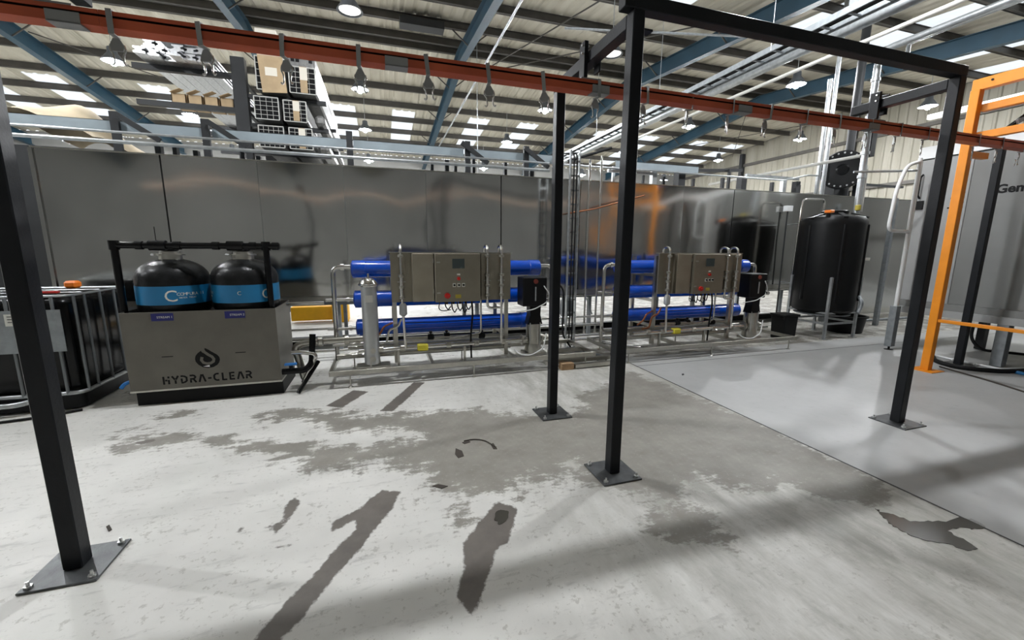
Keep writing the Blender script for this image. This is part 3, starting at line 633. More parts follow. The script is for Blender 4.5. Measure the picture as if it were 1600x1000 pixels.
# ================================================================ REVERSE OSMOSIS UNITS
def flange_valve(mb, p, r=.03):
    mb.lathe([(r, -.04), (r*1.3, -.03), (r*1.3, .03), (r, .04)], p, 12, (1, 0, 0)); mb.lathe([(.01, 0), (.01, .05), (.02, .05), (.02, .07)], p, 10)
def ro_unit(dx, label, filt):
    t = thing('reverse_osmosis_unit', label, 'machine', (.85+dx, 5.3, 0), 'blue tube reverse osmosis units')
    X = lambda v: v+dx
    # skid
    for y in (4.9, 5.72): Box(X(-.62), y-.02, .15, X(2.75), y+.02, .21).build('skid_rail', 'stainless', t, .003)
    for x in (-.6, .55, 1.6, 2.73): Box(X(x)-.02, 4.92, .155, X(x)+.02, 5.7, .205).build('skid_cross', 'stainless', t)
    for x in (-.4, 1.05, 2.6):
        for y in (4.9, 5.72):
            mb = MB(); mb.cyl((X(x), y, .0), (X(x), y, .16), .009, 8); mb.lathe([(.03, 0), (.03, .008), (.012, .02)], (X(x), y, 0), 12); mb.build('levelling_foot', 'stainless', t)
    # uprights
    for x in (.13, 1.53):
        Box(X(x)-.025, 5.10, .2, X(x)+.025, 5.15, 1.5).build('upright', 'stainless', t); Box(X(x)-.025, 5.66, .2, X(x)+.025, 5.71, 1.5).build('upright', 'stainless', t)
        for z in (1.22, .85, .47): Box(X(x)-.02, 5.15, z-.02, X(x)+.02, 5.66, z+.02).build('bracket_arm', 'stainless', t)
    # pressure vessels
    for z, xa, xb in ((1.33, -.34, 2.09), (.96, -.33, 1.99), (.60, -.32, 1.98)):
        v = Cyl((X(xa)+.1, 5.42, z), (X(xb)-.1, 5.42, z), .103, 24).build('pressure_vessel', 'blue', t)
        for s_, xe in ((1, xa), (-1, xb)):
            Lathe([(.107, .0), (.109, .02), (.109, .15), (.104, .155)], (X(xe), 5.42, z), 24, (s_, 0, 0)).build('end_collar', 'blue', v)
            Lathe([(.02, -.02), (.08, -.012), (.1, .004), (.1, .01)], (X(xe), 5.42, z), 20, (s_, 0, 0)).build('end_cap', 'bluecap', v)
        if z < 1.2: Tube([(X(xa)-.02, 5.40, z-.0), (X(-.66), 5.40, z)], .02, 10).build('end_pipe', 'polished', t); Lathe([(.032, 0), (.032, .03)], (X(xa)-.09, 5.40, z), 12, (1, 0, 0)).build('clamp_ferrule', 'polished', t)
    Tube([(X(-.36), 5.40, 1.36), (X(-.56), 5.40, 1.36), (X(-.57), 5.40, .2)], .028, 12, .09).build('riser_pipe', 'polished', t)
    Lathe([(.042, 0), (.042, .04)], (X(-.47), 5.40, 1.36), 14, (1, 0, 0)).build('clamp_ferrule', 'polished', t)
    Tube([(X(2.1), 5.40, 1.36), (X(2.28), 5.40, 1.36), (X(2.29), 5.40, .45)], .026, 12, .08).build('riser_pipe', 'polished', t)
    # cabinets
    pan = Box(X(.1), 5.03, .955, X(1.56), 5.05, 1.535).build('backing_panel', 'cabinet', t, .002)
    Box(X(.09), 5.0, 1.535, X(1.57), 5.1, 1.543).build('rain_lip', 'stainless', t)
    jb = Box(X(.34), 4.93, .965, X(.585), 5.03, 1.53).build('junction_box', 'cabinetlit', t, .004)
    for z in (1.06, 1.42): Box(X(.575), 4.922, z, X(.587), 4.93, z+.05).build('hinge', 'stainless', jb)
    cb = Box(X(.595), 4.90, .955, X(1.14), 5.03, 1.532).build('control_cabinet', 'cabinet', t, .004)
    F_ = 4.8985
    Box(X(.60), F_-.008, .96, X(1.135), F_, 1.527).build('door', 'cabinet', cb, .003); F_ -= .0095
    Box(X(.80), F_-.002, 1.355, X(.945), F_, 1.468).build('screen', 'screen', cb)
    Cyl((X(.872), F_, 1.235), (X(.872), F_-.02, 1.235), .02, 14).build('stop_button', 'red', cb)
    Box(X(.852), F_-.0015, 1.275, X(.892), F_, 1.293).build('button_label', 'labelwhite', cb)
    for k in range(3):
        Box(X(.80)+.055*k, F_-.0015, 1.135, X(.838)+.055*k, F_, 1.18).build('switch_plate', 'labelwhite', cb); Cyl((X(.819)+.055*k, F_, 1.158), (X(.819)+.055*k, F_-.02, 1.158), .012, 10).build('switch', 'black', cb)
    kb = Cyl((X(.735), F_, 1.033), (X(.735), F_-.02, 1.033), .034, 18).build('isolator', 'red', cb); Bar((X(.712), F_-.028, 1.033), (X(.758), F_-.028, 1.033), .016, .016).build('isolator_handle', 'red', cb)
    Box(X(.83), F_-.001, 1.0, X(.9), F_, 1.045).build('warning_label', 'brassy', cb)
    for z in (1.06, 1.42): Box(X(.615), F_-.008, z, X(.655), F_, z+.016).build('door_catch', 'stainless', cb)
    ip = Box(X(1.17), 4.985, .955, X(1.55), 5.03, 1.53).build('instrument_panel', 'cabinet', t, .003)
    # flow meters with swan necks
    for x, y in ((.215, 4.955), (1.24, 4.95), (1.42, 4.95)):
        x = X(x)
        arc = [(x, y+.075*(1-math.cos(a)), 1.575+.05*math.sin(a)) for a in np.linspace(0, math.pi, 9)]
        Tube([(x, y, .99)]+[(x, y, 1.57)]+arc[1:]+[(x, y+.15, 1.3)], .0155, 10).build('swan_neck', 'polished', t)
        Tube([(x, y, 1.02), (x, y, 1.27)], .024, 12).build('flow_tube', 'polished', t)
        for z in (1.02, 1.14, 1.27, 1.5): Lathe([(.02, 0), (.034, .006), (.034, .03), (.02, .036)], (x, y, z-.018), 14).build('union_nut', 'stainless', t)
        Bar((x-.045, y+.01, 1.2), (x+.045, y+.01, 1.2), .02, .012).build('clip', 'stainless', t)
    Tube([(X(1.24), 4.95, .99), (X(1.24), 4.95, .86), (X(1.40), 4.95, .86)], .0155, 10, .05).build('link_pipe', 'polished', t)
    Tube([(X(1.42), 4.95, .99), (X(1.42), 4.95, .4)], .016, 10).build('down_pipe', 'polished', t)
    Tube([(X(1.18), 5.06, .95), (X(1.18), 5.06, .52), (X(.8), 5.06, .48)], .014, 10, .05).build('down_pipe', 'polished', t)
    Tube([(X(.215), 4.955, .99), (X(.235), 4.955, .4)], .016, 10).build('down_pipe', 'polished', t)
    mb = MB(); mb.lathe([(.02, 0), (.045, .02), (.045, .12), (.028, .15)], (X(.222), 4.955, .8), 14); mb.build('flow_sensor', 'filtergrey', t)
    for i, z in enumerate((.66, .63, .58)): Tube([(X(.25), 5.28, z), (X(.7), 5.29, z-.008), (X(1.5), 5.28, z)], .007, 6).build('cable', 'bluecap' if i else 'black', t)
    # cables under cabinet
    for k, (a, d) in enumerate(((.72, .12), (.80, .16), (.87, .14), (.93, .17), (.98, .13))):
        Tube([(X(a), 5.0, .955), (X(a)+.01, 5.02, .955-d*.6), (X(a)+.05, 5.08, .955-d), (X(a)+.1, 5.2, .955-d*.8)], .008, 6, .03).build('cable', 'black', t)
    for a in (.74, .82, .9, .97): Cyl((X(a), 4.97, .955), (X(a), 4.97, .92), .014, 10).build('cable_gland', 'black', t)
    Tube([(X(.66), 5.0, .955), (X(.64), 5.0, .87), (X(.68), 5.02, .83), (X(.8), 5.05, .84)], .006, 6, .03).build('cable', 'black', t)
    Tube([(X(1.05), 5.0, .955), (X(1.06), 4.98, .8), (X(1.03), 4.98, .5), (X(1.04), 5.0, .22)], .012, 8, .08).build('conduit', 'black', t)
    # low pipework
    lo = MB(); lo.tube([(X(-.3), 4.98, .40), (X(1.72), 4.98, .42)], .027, 12); lo.build('feed_pipe', 'polished', t)
    fmq = Box(X(.37), 4.94, .365, X(.50), 5.02, .445).build('flow_meter', 'yellow', t, .012)
    for x in (-.05, .2, .75, 1.1, 1.45): Lathe([(.028, -.03), (.04, -.024), (.04, .024), (.028, .03)], (X(x), 4.98, .41), 14, (1, 0, 0)).build('pipe_clamp', 'stainless', t)
    for x in (.15, .95): Box(X(x)-.012, 4.96, .2, X(x)+.012, 5.0, .39).build('pipe_stand', 'stainless', t)
    Tube([(X(-.55), 5.15, .31), (X(1.6), 5.15, .31)], .03, 12).build('return_pipe', 'stainless', t)
    Tube([(X(-.6), 5.3, .42), (X(.35), 5.3, .42), (X(1.6), 5.3, .42)], .022, 10).build('return_pipe', 'polished', t)
    Tube([(X(-.45), 5.5, .33), (X(2.3), 5.5, .33)], .028, 10).build('return_pipe', 'stainless', t)
    Tube([(X(-.1), 5.05, .45), (X(.02), 5.05, .46), (X(.05), 5.05, .62), (X(.16), 5.05, .66), (X(.2), 5.05, .75)], .014, 8, .04).build('bent_pipe', 'copper' if not filt else 'polished', t)
    Tube([(X(-.15), 5.1, .50), (X(-.06), 5.1, .56), (X(.0), 5.1, .66), (X(.1), 5.1, .7)], .012, 8, .03).build('bent_pipe', 'copper', t)
    mb = MB()
    for x, y, z in ((.55, 5.1, .5), (.75, 5.12, .5), (1.2, 5.1, .48)): flange_valve(mb, (X(x), y, z), .03)
    mb.build('valve_set', 'blackplastic', t)
    Tube([(X(.25), 5.1, .5), (X(1.45), 5.1, .48)], .02, 10).build('valve_pipe', 'stainless', t)
    # pump
    p = Lathe([(.09, .36), (.09, .62)], (X(1.88), 5.02, 0), 20).build('pump_body', 'stainless', t)
    for a in (45, 135, 225, 315): Tube([(X(1.88)+.098*math.cos(math.radians(a)), 5.02+.098*math.sin(math.radians(a)), .3), (X(1.88)+.098*math.cos(math.radians(a)), 5.02+.098*math.sin(math.radians(a)), .64)], .007, 6).build('tie_rod', 'zinc', p)
    Lathe([(.11, .24), (.11, .3), (.095, .36)], (X(1.88), 5.02, 0), 16).build('pump_base', 'stainless', p)
    Box(X(1.74), 4.94, .21, X(2.04), 5.12, .245).build('foot_plate', 'stainless', p)
    MB().prism([(-.1, 0), (.1, 0), (.07, .12), (.075, .25), (-.075, .25), (-.07, .12)], (X(1.88), 4.95, .62), (1, 0, 0), (0, 0, 1), (0, .14, 0)).build('coupling_guard', 'blackplastic', p)
    mo = Box(X(1.70), 4.93, .86, X(2.03), 5.17, 1.235).build('motor_drive', 'blackplastic', t, .012)
    Cyl((X(1.87), 4.93, 1.18), (X(1.87), 4.915, 1.18), .03, 14).build('motor_badge', 'hosered', mo); Box(X(1.862), 4.918, .93, X(1.876), 4.928, 1.11).build('conduit_strip', 'galv', mo)
    mb = MB(); mb.lathe([(.022, -.06), (.07, -.05), (.07, -.03), (.03, -.03), (.03, .03)], (X(1.76), 5.0, .415), 18, (1, 0, 0)); mb.build('suction_flange', 'stainless', p)
    mb = MB(); mb.lathe([(.03, -.03), (.07, -.03), (.07, .0), (.03, .0), (.03, .09)], (X(2.0), 5.02, .42), 18, (1, 0, 0)); mb.build('discharge_flange', 'stainless', p)
    Tube([(X(1.6), 4.96, .3), (X(1.66), 4.92, .24), (X(1.8), 4.88, .225), (X(1.98), 4.9, .3), (X(2.03), 4.93, .5)], .008, 8, .06).build('white_cable', 'white', t)
    Tube([(X(1.62), 4.95, .79), (X(1.85), 4.93, .82), (X(2.02), 4.93, .9), (X(2.08), 4.95, 1.0), (X(1.98), 4.92, 1.12)], .007, 8, .05).build('white_cable', 'white', t)
    Lathe([(.028, 0), (.028, .05)], (X(2.06), 4.96, .93), 12, (0, -1, 0)).build('pressure_gauge', 'polished', t)
    if filt:
        f = Lathe([(.088, .25), (.088, 1.16)], (X(-.15), 4.99, 0), 28).build('filter_housing', 'filtergrey', t)
        Lathe([(.098, 1.155), (.105, 1.165), (.105, 1.185), (.098, 1.195), (.094, 1.215), (.06, 1.245), (.012, 1.258), (.012, 1.3)], (X(-.15), 4.99, 0), 28).build('filter_cap', 'polished', f)
        Lathe([(.106, 1.166), (.112, 1.17), (.112, 1.182), (.106, 1.186)], (X(-.15), 4.99, 0), 28).build('clamp_band', 'polished', f)
        for a in (0, 120, 240): Bar((X(-.15)+.09*math.cos(math.radians(a+20)), 4.99+.09*math.sin(math.radians(a+20)), .22), (X(-.15)+.08*math.cos(math.radians(a+20)), 4.99+.08*math.sin(math.radians(a+20)), .34), .02, .02).build('filter_leg', 'stainless', f)
        Box(X(-.33), 4.9, .21, X(.05), 5.1, .228).build('filter_plate', 'stainless', f)
        for z in (.315, .415): Lathe([(.026, 0), (.03, .01), (.03, .02)], (X(-.135), 4.91, z), 16, (0, -1, 0)).build('port', 'stainless', f)
        Box(X(-.19), 4.898, .98, X(-.11), 4.9015, 1.06).build('filter_label', 'offwhite', f)
        Tube([(X(-.9), 5.08, .1), (X(-.98), 5.08, .48), (X(-.86), 5.08, .52), (X(-.24), 5.02, .54)], .04, 12, .08).build('inlet_pipe', 'stainless', t)
        for x in (-.7, -.42, -.3): Lathe([(.042, -.03), (.058, -.02), (.058, .02), (.042, .03)], (X(x), 5.055, .53), 14, (1, 0, 0)).build('pipe_clamp', 'stainless', t)
        Tube([(X(-.9), 4.98, .08), (X(-.74), 4.98, .4), (X(-.9), 5.0, .43), (X(-1.0), 5.0, .43)], .024, 10, .06).build('branch_pipe', 'polished', t)
    return t
mat('brassy', (176, 160, 60), .5)
ro_unit(0, 'stainless skid with blue tubes and grey filter column left of the middle posts', True)
ro_unit(3.68, 'stainless skid with blue tubes right of the tall middle post', False)
t = tag(Tube([(-.93, 4.8, .02), (-.74, 5.05, .30)], .022, 10).build('drain_tube', 'blackgloss'), 'black drain tube slanting to the floor left of the grey filter column', 'pipe')
# ================================================================ BLACK DOSING TANK
tx, ty = 7.94, 5.63
t = thing('water_tank', 'tall black cylindrical plastic tank on a galvanised leg stand', 'tank', (tx, ty, 0))
prof = [(.36, .42), (.5, .52), (.505, .56), (.505, 2.05), (.5, 2.12), (.46, 2.18), (.24, 2.23), (.2, 2.24)]
sh = Lathe(prof, (tx, ty, 0), 48).build('tank_shell', 'blackplastic', t)
for k in range(6):
    a = math.radians(-125+60*k); c, s_ = math.cos(a), math.sin(a)
    Tube([(tx+.5*c, ty+.5*s_, .7), (tx+.5*c, ty+.5*s_, 2.04)], .028, 8).build('moulded_rib', 'blackplastic', sh)
    Bar((tx+.24*c, ty+.24*s_, 2.235), (tx+.49*c, ty+.49*s_, 2.15), .07, .05).build('top_rib', 'blackplastic', sh)
Lathe([(.2, 2.23), (.21, 2.29), (.17, 2.31), (.02, 2.315)], (tx, ty, 0), 24).build('tank_lid', 'blackplastic', t)
for sx in (-1, 1):
    for sy in (-1, 1):
        Box(tx+sx*.37-.02, ty+sy*.37-.02, .012, tx+sx*.37+.02, ty+sy*.37+.02, 1.12).build('leg', 'galv', t); Box(tx+sx*.37-.045, ty+sy*.37-.045, 0, tx+sx*.37+.045, ty+sy*.37+.045, .012).build('foot', 'galv', t)
        Bar((tx+sx*.37, ty+sy*.37, 1.11), (tx+sx*.33, ty+sy*.33, 1.11), .03, .03).build('retaining_lug', 'galv', t)
for z in (.27, .46):
    for s_ in (-1, 1):
        Box(tx-.37, ty+s_*.37-.012, z, tx+.37, ty+s_*.37+.012, z+.035).build('stretcher', 'galv', t); Box(tx+s_*.37-.012, ty-.37, z, tx+s_*.37+.012, ty+.37, z+.035).build('stretcher', 'galv', t)
Lathe([(.3, .40), (.44, .40), (.44, .42), (.3, .42)], (tx, ty, .02), 32).build('support_ring', 'galvdull', t)
Lathe([(.05, .28), (.06, .30), (.06, .38), (.04, .40), (.04, .44)], (tx-.1, ty-.1, 0), 14).build('outlet', 'galvdull', t)
Box(tx+.22, ty-.47, 1.42, tx+.36, ty-.455, 1.47).build('level_label', 'labelwhite', t)
Tube([(8.16, 5.16, .78), (8.13, 5.08, .70), (8.12, 5.08, .60), (8.03, 5.06, .50)], .03, 10, .05).build('outlet_elbow', 'galvdull', t)
t = thing('orange_cover', 'small orange cover on top of the black tank', 'cap', (7.55, 5.45, 2.1)); Bar((7.47, 5.42, 2.26), (7.62, 5.46, 2.27), .1, .05).build('cover_plate', 'capor', t, .01); Cyl((7.53, 5.44, 2.165), (7.53, 5.44, 2.23), .035, 10).build('stem', 'blackplastic', t)
tag(Lathe([(.3, 0), (.34, .3), (.37, .3), (.37, .33), (.33, .33), (.29, .02), (.001, .02)], (8.78, 5.75, 0), 32).build('round_tub', 'blackplastic'), 'black round plastic tub on the floor beneath the tank stand', 'tub')
t = thing('black_bin', 'small black lidded bin behind the pump of the right filter unit', 'bin', (6.95, 5.55, 0)); MB().prism([(-.13, 0), (.13, 0), (.16, .42), (-.16, .42)], (6.95, 5.42, 0), (1, 0, 0), (0, 0, 1), (0, .28, 0)).build('bin_body', 'blackplastic', t, .01); Box(6.77, 5.4, .42, 7.13, 5.72, .46).build('bin_lid', 'blackplastic', t, .008)
# tall pipes
t = thing('tank_fill_pipe', 'thick galvanised pipe dropping from the roof into the black tank', 'pipe', (8.3, 5.5, 2.2))
Tube([(8.3, 5.5, 2.26), (8.3, 5.5, 4.95), (8.3, -4, 4.95)], .052, 14, .2).build('main_pipe', 'galv', t); Tube([(8.43, 5.56, 2.3), (8.43, 5.56, 2.95), (8.33, 5.5, 3.05)], .06, 12, .08).build('side_branch', 'offwhite', t)
for z in (2.9, 3.3, 3.9, 4.5): Lathe([(.055, -.03), (.068, -.025), (.068, .025), (.055, .03)], (8.3, 5.5, z), 14).build('collar', 'galv', t)
Lathe([(.03, 0), (.045, .01), (.045, .09), (.03, .1)], (8.2, 5.42, 2.3), 12).build('brass_valve', 'brassy', t)
Box(8.36, 5.46, 3.25, 8.48, 5.58, 4.0).build('insulation_sleeve', 'dark', t)
pipe('cross_pipe', [(8.3, 5.56, 3.27), (8.3, 9.2, 3.27)], .03, 'offwhite', 'white horizontal pipe branching left from the tank fill pipe')
for k, (x, lab) in enumerate(((9.62, 'left one of two slim galvanised risers above the tunnel'), (9.8, 'right one of two slim galvanised risers above the tunnel'))):
    pipe('riser_pipe', [(x, 7.3, 2.75), (x, 7.3, 6.9 if k else 5.3)], .045, 'galv', lab, group='slim risers above the tunnel')
pipe('riser_pipe', [(8.5, -4, 4.98), (8.5, 5.2, 4.98), (8.5, 5.2, 4.7)], .03, 'galv', 'slim overhead pipe beside the thick tank fill pipe')
t = thing('round_duct_flange', 'big black bolted round duct flange on top of the tunnel above the tank', 'duct', (10.5, 7.4, 2.74))
ax = Vector((-.78, -.62, 0)).normalized(); Lathe([(.2, .02), (.42, .02), (.44, 0), (.44, -.08), (.3, -.1), (.3, -.35)], (10.5, 7.4, 3.47), 36, ax).build('flange_disc', 'blackplastic', t)
un = ax.cross(Vector((0, 0, 1))).normalized()
for k in range(20):
    a = 2*math.pi*k/20; c = Vector((10.5, 7.4, 3.47))+ax*.02+(un*math.cos(a)+Vector((0, 0, 1))*math.sin(a))*.38; Lathe([(.02, 0), (.02, .02)], c, 6, ax).build('bolt', 'zinc', t)
Lathe([(.001, .05), (.1, .05), (.13, .02)], (10.5, 7.4, 3.47), 20, ax).build('hub', 'blackgloss', t)
Box(10.45, 7.5, 2.745, 10.9, 7.8, 3.3).build('duct_base', 'dark', t)
tag(Cyl((11.15, 7.75, 2.74), (11.15, 7.75, 6.9), .09, 12).build('exhaust_stack', 'dark'), 'dark exhaust stack rising behind the tank fill pipe', 'duct')
# sampling frame beside tank
t = thing('conduit_stand', 'slim conduit with a white junction box on the tunnel wall left of the tank', 'conduit', (7.88, 6.5, 0)); Tube([(7.9, 6.52, .1), (7.88, 6.52, 2.36)], .014, 8).build('conduit', 'dark', t); Box(7.8, 6.47, 2.36, 7.96, 6.56, 2.47).build('junction_box', 'white', t, .005)
pipe('loop_pipe', [(7.72, 6.15, .06), (7.78, 6.15, 2.56), (8.36, 6.15, 2.58), (8.36, 6.15, 2.25)], .02, 'polished', 'polished loop pipe rising from the floor and bending into the tank', 'pipe', .1)
for z in (.95, 2.1): Tube([(7.74, 6.15, z), (7.9, 6.5, z)], .008, 6).build('strap_bar', 'galv', t)
# ================================================================ ACCESS LADDER AT BOOTH
t = thing('access_ladder', 'white tube access ladder with cage loop on a grey box foot beside the booth', 'ladder', (7.87, 4.42, 0))
Box(7.82, 4.37, .06, 7.92, 4.47, .72).build('box_foot', 'galvdull', t, .004); Lathe([(.06, 0), (.06, .008), (.015, .012), (.015, .06)], (7.87, 4.42, 0), 14).build('levelling_foot', 'black', t)
Tube([(7.87, 4.42, .72), (7.87, 4.42, 2.98)], .026, 10).build('stile', 'white', t); Tube([(7.98, 4.46, .3), (7.98, 4.46, 2.95)], .018, 10).build('stile', 'offwhite', t)
Tube([(7.87, 4.42, 2.93), (7.6, 4.42, 2.86), (7.45, 4.42, 2.5), (7.40, 4.42, 1.9), (7.87, 4.42, 1.89)], .026, 10, .12).build('cage_loop', 'white', t)
Tube([(7.87, 4.42, 2.8), (7.2, 4.9, 2.82)], .018, 8).build('guard_rail', 'galv', t)
tag(Box(10.13, 5.99, 0, 10.21, 6.07, 2.66).build('support_column', 'galvdull', None, .004), 'galvanised column standing between black tank and white ladder', 'column')
pipe('floor_pipe', [(8.95, 6.3, .05), (12.0, 6.3, .05)], .03, 'galvdull', 'grey pipe along the floor right of the black tub')
# ================================================================ COATING BOOTH
bx = 8.3
t = thing('coating_booth', 'large grey coating booth cabin lettered Gema at the right edge', 'machine', (9.3, 3.2, 0))
Box(bx+.004, .8, .8, 10.6, 4.65, 3.02).build('cabin', 'boothgrey', t)
for a, b_, m_ in ((.8, 2.1, 'boothgrey'), (2.105, 3.985, 'boothgrey'), (3.99, 4.65, 'boothlight')): Box(bx-.03, a, .8, bx, b_, 3.0).build('side_panel', m_, t, .004)
Box(bx-.05, .8, 3.02, 10.6, 4.66, 3.2).build('roof_fascia', 'white', t); Box(bx-.16, .8, .60, bx+.3, 4.6, .70).build('ledge', 'boothlight', t); Box(bx-.10, .8, .70, bx+.1, 4.6, .80).build('plinth_strip', 'boothgrey', t)
for y in (1.6, 3.3, 4.3): Box(bx-.15, y-.06, .01, bx-.03, y+.06, .6).build('leg', 'galvdull', t, .003); 
for y in (4.0,): Box(9.3, y-.05, .01, 9.4, y+.05, .8).build('leg', 'dark', t)
lp = [q for q in t.children if q.name.startswith('side_panel')][1]
text('Gema', .16, 'logo_text', 'black', lp, (bx-.0315, 3.70, 2.40), (0, -1, 0), (0, 0, 1), .001, .006)
mb = MB()
for r0, r1 in ((.09, .105), (.118, .13)):
    n = 9; q = [(r, math.radians(a)) for r in (r0, r1) for a in np.linspace(115, 195, n)]
    mb.add([(bx-.0325, 3.635-r*math.cos(a), 2.455+r*math.sin(a)) for r, a in q], [(i, i+1, n+i+1, n+i) for i in range(n-1)])
mb.build('logo_arcs', 'black', lp)
mb = MB()
for z, w in ((2.44, .1), (2.37, .16), (2.30, .08), (2.23, .18)): mb.box(bx-.0325, 4.02, z, bx-.0312, 4.02+w, z+.022)
mb.build('small_print', 'black', [q for q in t.children if q.name.startswith('side_panel')][2])
Tube([(bx-.05, 4.56, 2.78), (bx-.1, 4.56, 2.74), (bx-.1, 4.56, 2.46), (bx-.05, 4.56, 2.42)], .014, 8, .02).build('door_handle', 'black', t); Box(bx-.06, 4.5, 2.25, bx-.03, 4.6, 2.38).build('latch', 'black', t)
t = thing('dust_collector', 'dark grey drum shaped collector half hidden under the booth', 'machine', (9.2, 2.9, 0)); Lathe([(.45, .1), (.48, .14), (.48, .56), (.45, .58)], (9.25, 2.75, 0), 28).build('drum', 'lampgrey', t); Box(8.7, 2.4, .0, 9.7, 3.2, .1).build('drum_base', 'black', t)
pipe('booth_hose', [(8.5, 3.75, .5), (8.42, 3.72, .3), (8.45, 3.6, .15), (8.9, 3.3, .12)], .02, 'blackrubber', 'thin black hose hanging under the booth ledge', 'hose', .1)
pipe('floor_hose', [(7.95, 3.9, .03), (7.55, 3.65, .03), (7.45, 3.35, .03), (7.75, 3.08, .03), (8.3, 2.95, .04), (9.0, 3.0, .06)], .03, 'blackrubber', 'thick black hose curling on the floor around the black post', 'hose', .3)
pipe('floor_hose', [(7.35, 3.5, .012), (7.15, 2.9, .012), (6.9, 2.4, .012), (6.8, 1.8, .012)], .010, 'debris', 'thin brown hose lying on the floor before the orange frame', 'hose', .2)
t = thing('air_pipe', 'white and blue plastic pipe lying along the floor under the booth', 'pipe', (7.9, 3.2, 0)); Tube([(8.02, 4.0, .02), (7.96, 3.1, .02)], .016, 8).build('white_length', 'white', t); Tube([(7.96, 3.1, .023), (7.88, 1.8, .023)], .022, 8).build('blue_length', 'pipeblue', t)
# ================================================================ ORANGE FRAME
t = thing('safety_gantry', 'bright orange steel guard frame with three upper beams at right edge', 'frame', (7.0, 3.47, 0))
Box(6.955, 3.425, .01, 7.045, 3.515, 3.52).build('upright', 'orange', t, .004); Box(6.86, 3.33, 0, 7.12, 3.6, .012).build('foot_plate', 'orange', t)
Box(7.0, 1.0, 3.52, 7.09, 3.53, 3.65).build('top_beam', 'orange', t, .004)
for z in (3.27, 2.95): Box(7.045, 1.0, z, 7.12, 3.43, z+.085).build('guide_beam', 'orange', t, .004)
Box(6.97, 1.0, .67, 7.03, 3.43, .71).build('lower_rail', 'orange', t, .004); Box(7.05, 3.44, 2.75, 7.4, 3.5, 2.82).build('corner_brace', 'orange', t)
Box(6.96, .95, .01, 7.05, 1.04, 3.52).build('upright', 'orange', t, .004)
for y, z in ((3.35, 3.6), (3.0, 3.58), (3.0, 3.63)): Cyl((6.99, y, z), (7.0, y, z), .012, 8).build('bolt', 'black', t)
t = thing('gun_reciprocator', 'dark spray arm with silver fittings mounted behind the orange beams', 'machine', (7.5, 2.95, 3.03))
Tube([(7.35, 3.32, 3.05), (7.4, 3.05, 3.3), (7.42, 2.85, 3.6)], .03, 10).build('arm', 'blackgloss', t)
for k, (y, z) in enumerate(((3.2, 3.12), (3.12, 3.2), (3.02, 3.32), (2.95, 3.1), (3.05, 3.06))): Bar((7.3, y, z), (7.38, y-.03, z+.04), .03, .05).build('fitting', 'alu', t)
Cyl((7.3, 2.98, 3.48), (7.6, 2.9, 3.52), .06, 14).build('drive_drum', 'purple', t); Box(7.1, 2.95, 3.66, 7.3, 3.1, 3.74).build('motor_mount', 'railred', t); Cyl((7.1, 2.95, 3.8), (7.35, 2.85, 3.82), .06, 14).build('motor', 'alu', t)
tag(Box(9.6, 4.0, 3.95, 9.7, 5.4, 4.03).build('strip_lamp', 'lampdim'), 'white strip lamp above the booth roof beside the orange frame', 'lamp')
# ================================================================ CABLE TRAY AND RISERS BY THE TUNNEL
t = thing('cable_ladder', 'vertical galvanised cable ladder climbing from the floor to the tunnel top', 'cable ladder', (2.86, 5.95, 0))
for s_ in (-1, 1): Box(2.86+s_*.075-.008, 5.93, .02, 2.86+s_*.075+.008, 5.98, 3.05).build('side_rail', 'galv', t)
for k in range(14): Box(2.79, 5.945, .15+.21*k, 2.93, 5.965, .175+.21*k).build('rung', 'galv', t)
for k in range(2): Tube([(2.83+.05*k, 5.92, .05), (2.83+.05*k, 5.92, 3.0), (2.9+.03*k, 6.5, 3.12), (3.2, 8.0, 3.3)], .011, 6, .1).build('cable', 'blackrubber', t)
pipe('black_hose', [(2.45, 5.85, 1.1), (2.55, 5.85, 1.1), (2.66, 5.8, .98), (2.66, 5.8, .25), (2.75, 5.6, .06)], .014, 'blackrubber', 'black hose looping from first filter unit down beside the cable ladder', 'hose', .1)
for x, y, zt, lab in ((3.37, 6.45, 3.05, 'left steel riser pipe on the tunnel wall behind middle posts'), (3.56, 6.4, 3.1, 'right steel riser pipe on the tunnel wall behind middle posts')):
    pipe('wall_riser', [(x, y, .12), (x, y, zt)], .018, 'polished', lab, group='risers between the middle posts')
pipe('wall_pipe', [(2.95, 6.3, 2.16), (3.4, 6.3, 2.24), (4.35, 6.3, 2.5)], .012, 'copper', 'thin dark pipe crossing the tunnel wall between the middle posts')
pipe('wall_pipe', [(2.9, 6.3, 2.96), (3.5, 6.0, 3.14)], .022, 'dark', 'short dark pipe sloping up over the tunnel edge behind the middle posts')
for k, (y, z, r, x0, x1) in enumerate(((6.3, .30, .022, -1.6, 3.6), (6.42, .42, .018, -1.6, 4.3), (6.2, .14, .02, -1.9, 5.6), (5.40, .93, .02, -1.089, -.68), (6.1, .10, .02, 2.2, 7.2)  )):
    pipe('header_pipe', [(x0, y, z), (x1, y, z)], r, 'polished', ['low front header pipe under the tunnel edge', 'low rear header pipe under the tunnel edge', 'lowest header pipe close to the floor behind both units', 'short pipe from the stainless cabinet to the middle blue tube', 'floor level pipe running behind the right filter unit'][k], group='polished header pipes under the tunnel')
Tube([(2.6, 6.62, .78), (8.6, 6.62, .78)], .02, 8).build('tray_pipe', 'polished', tn)
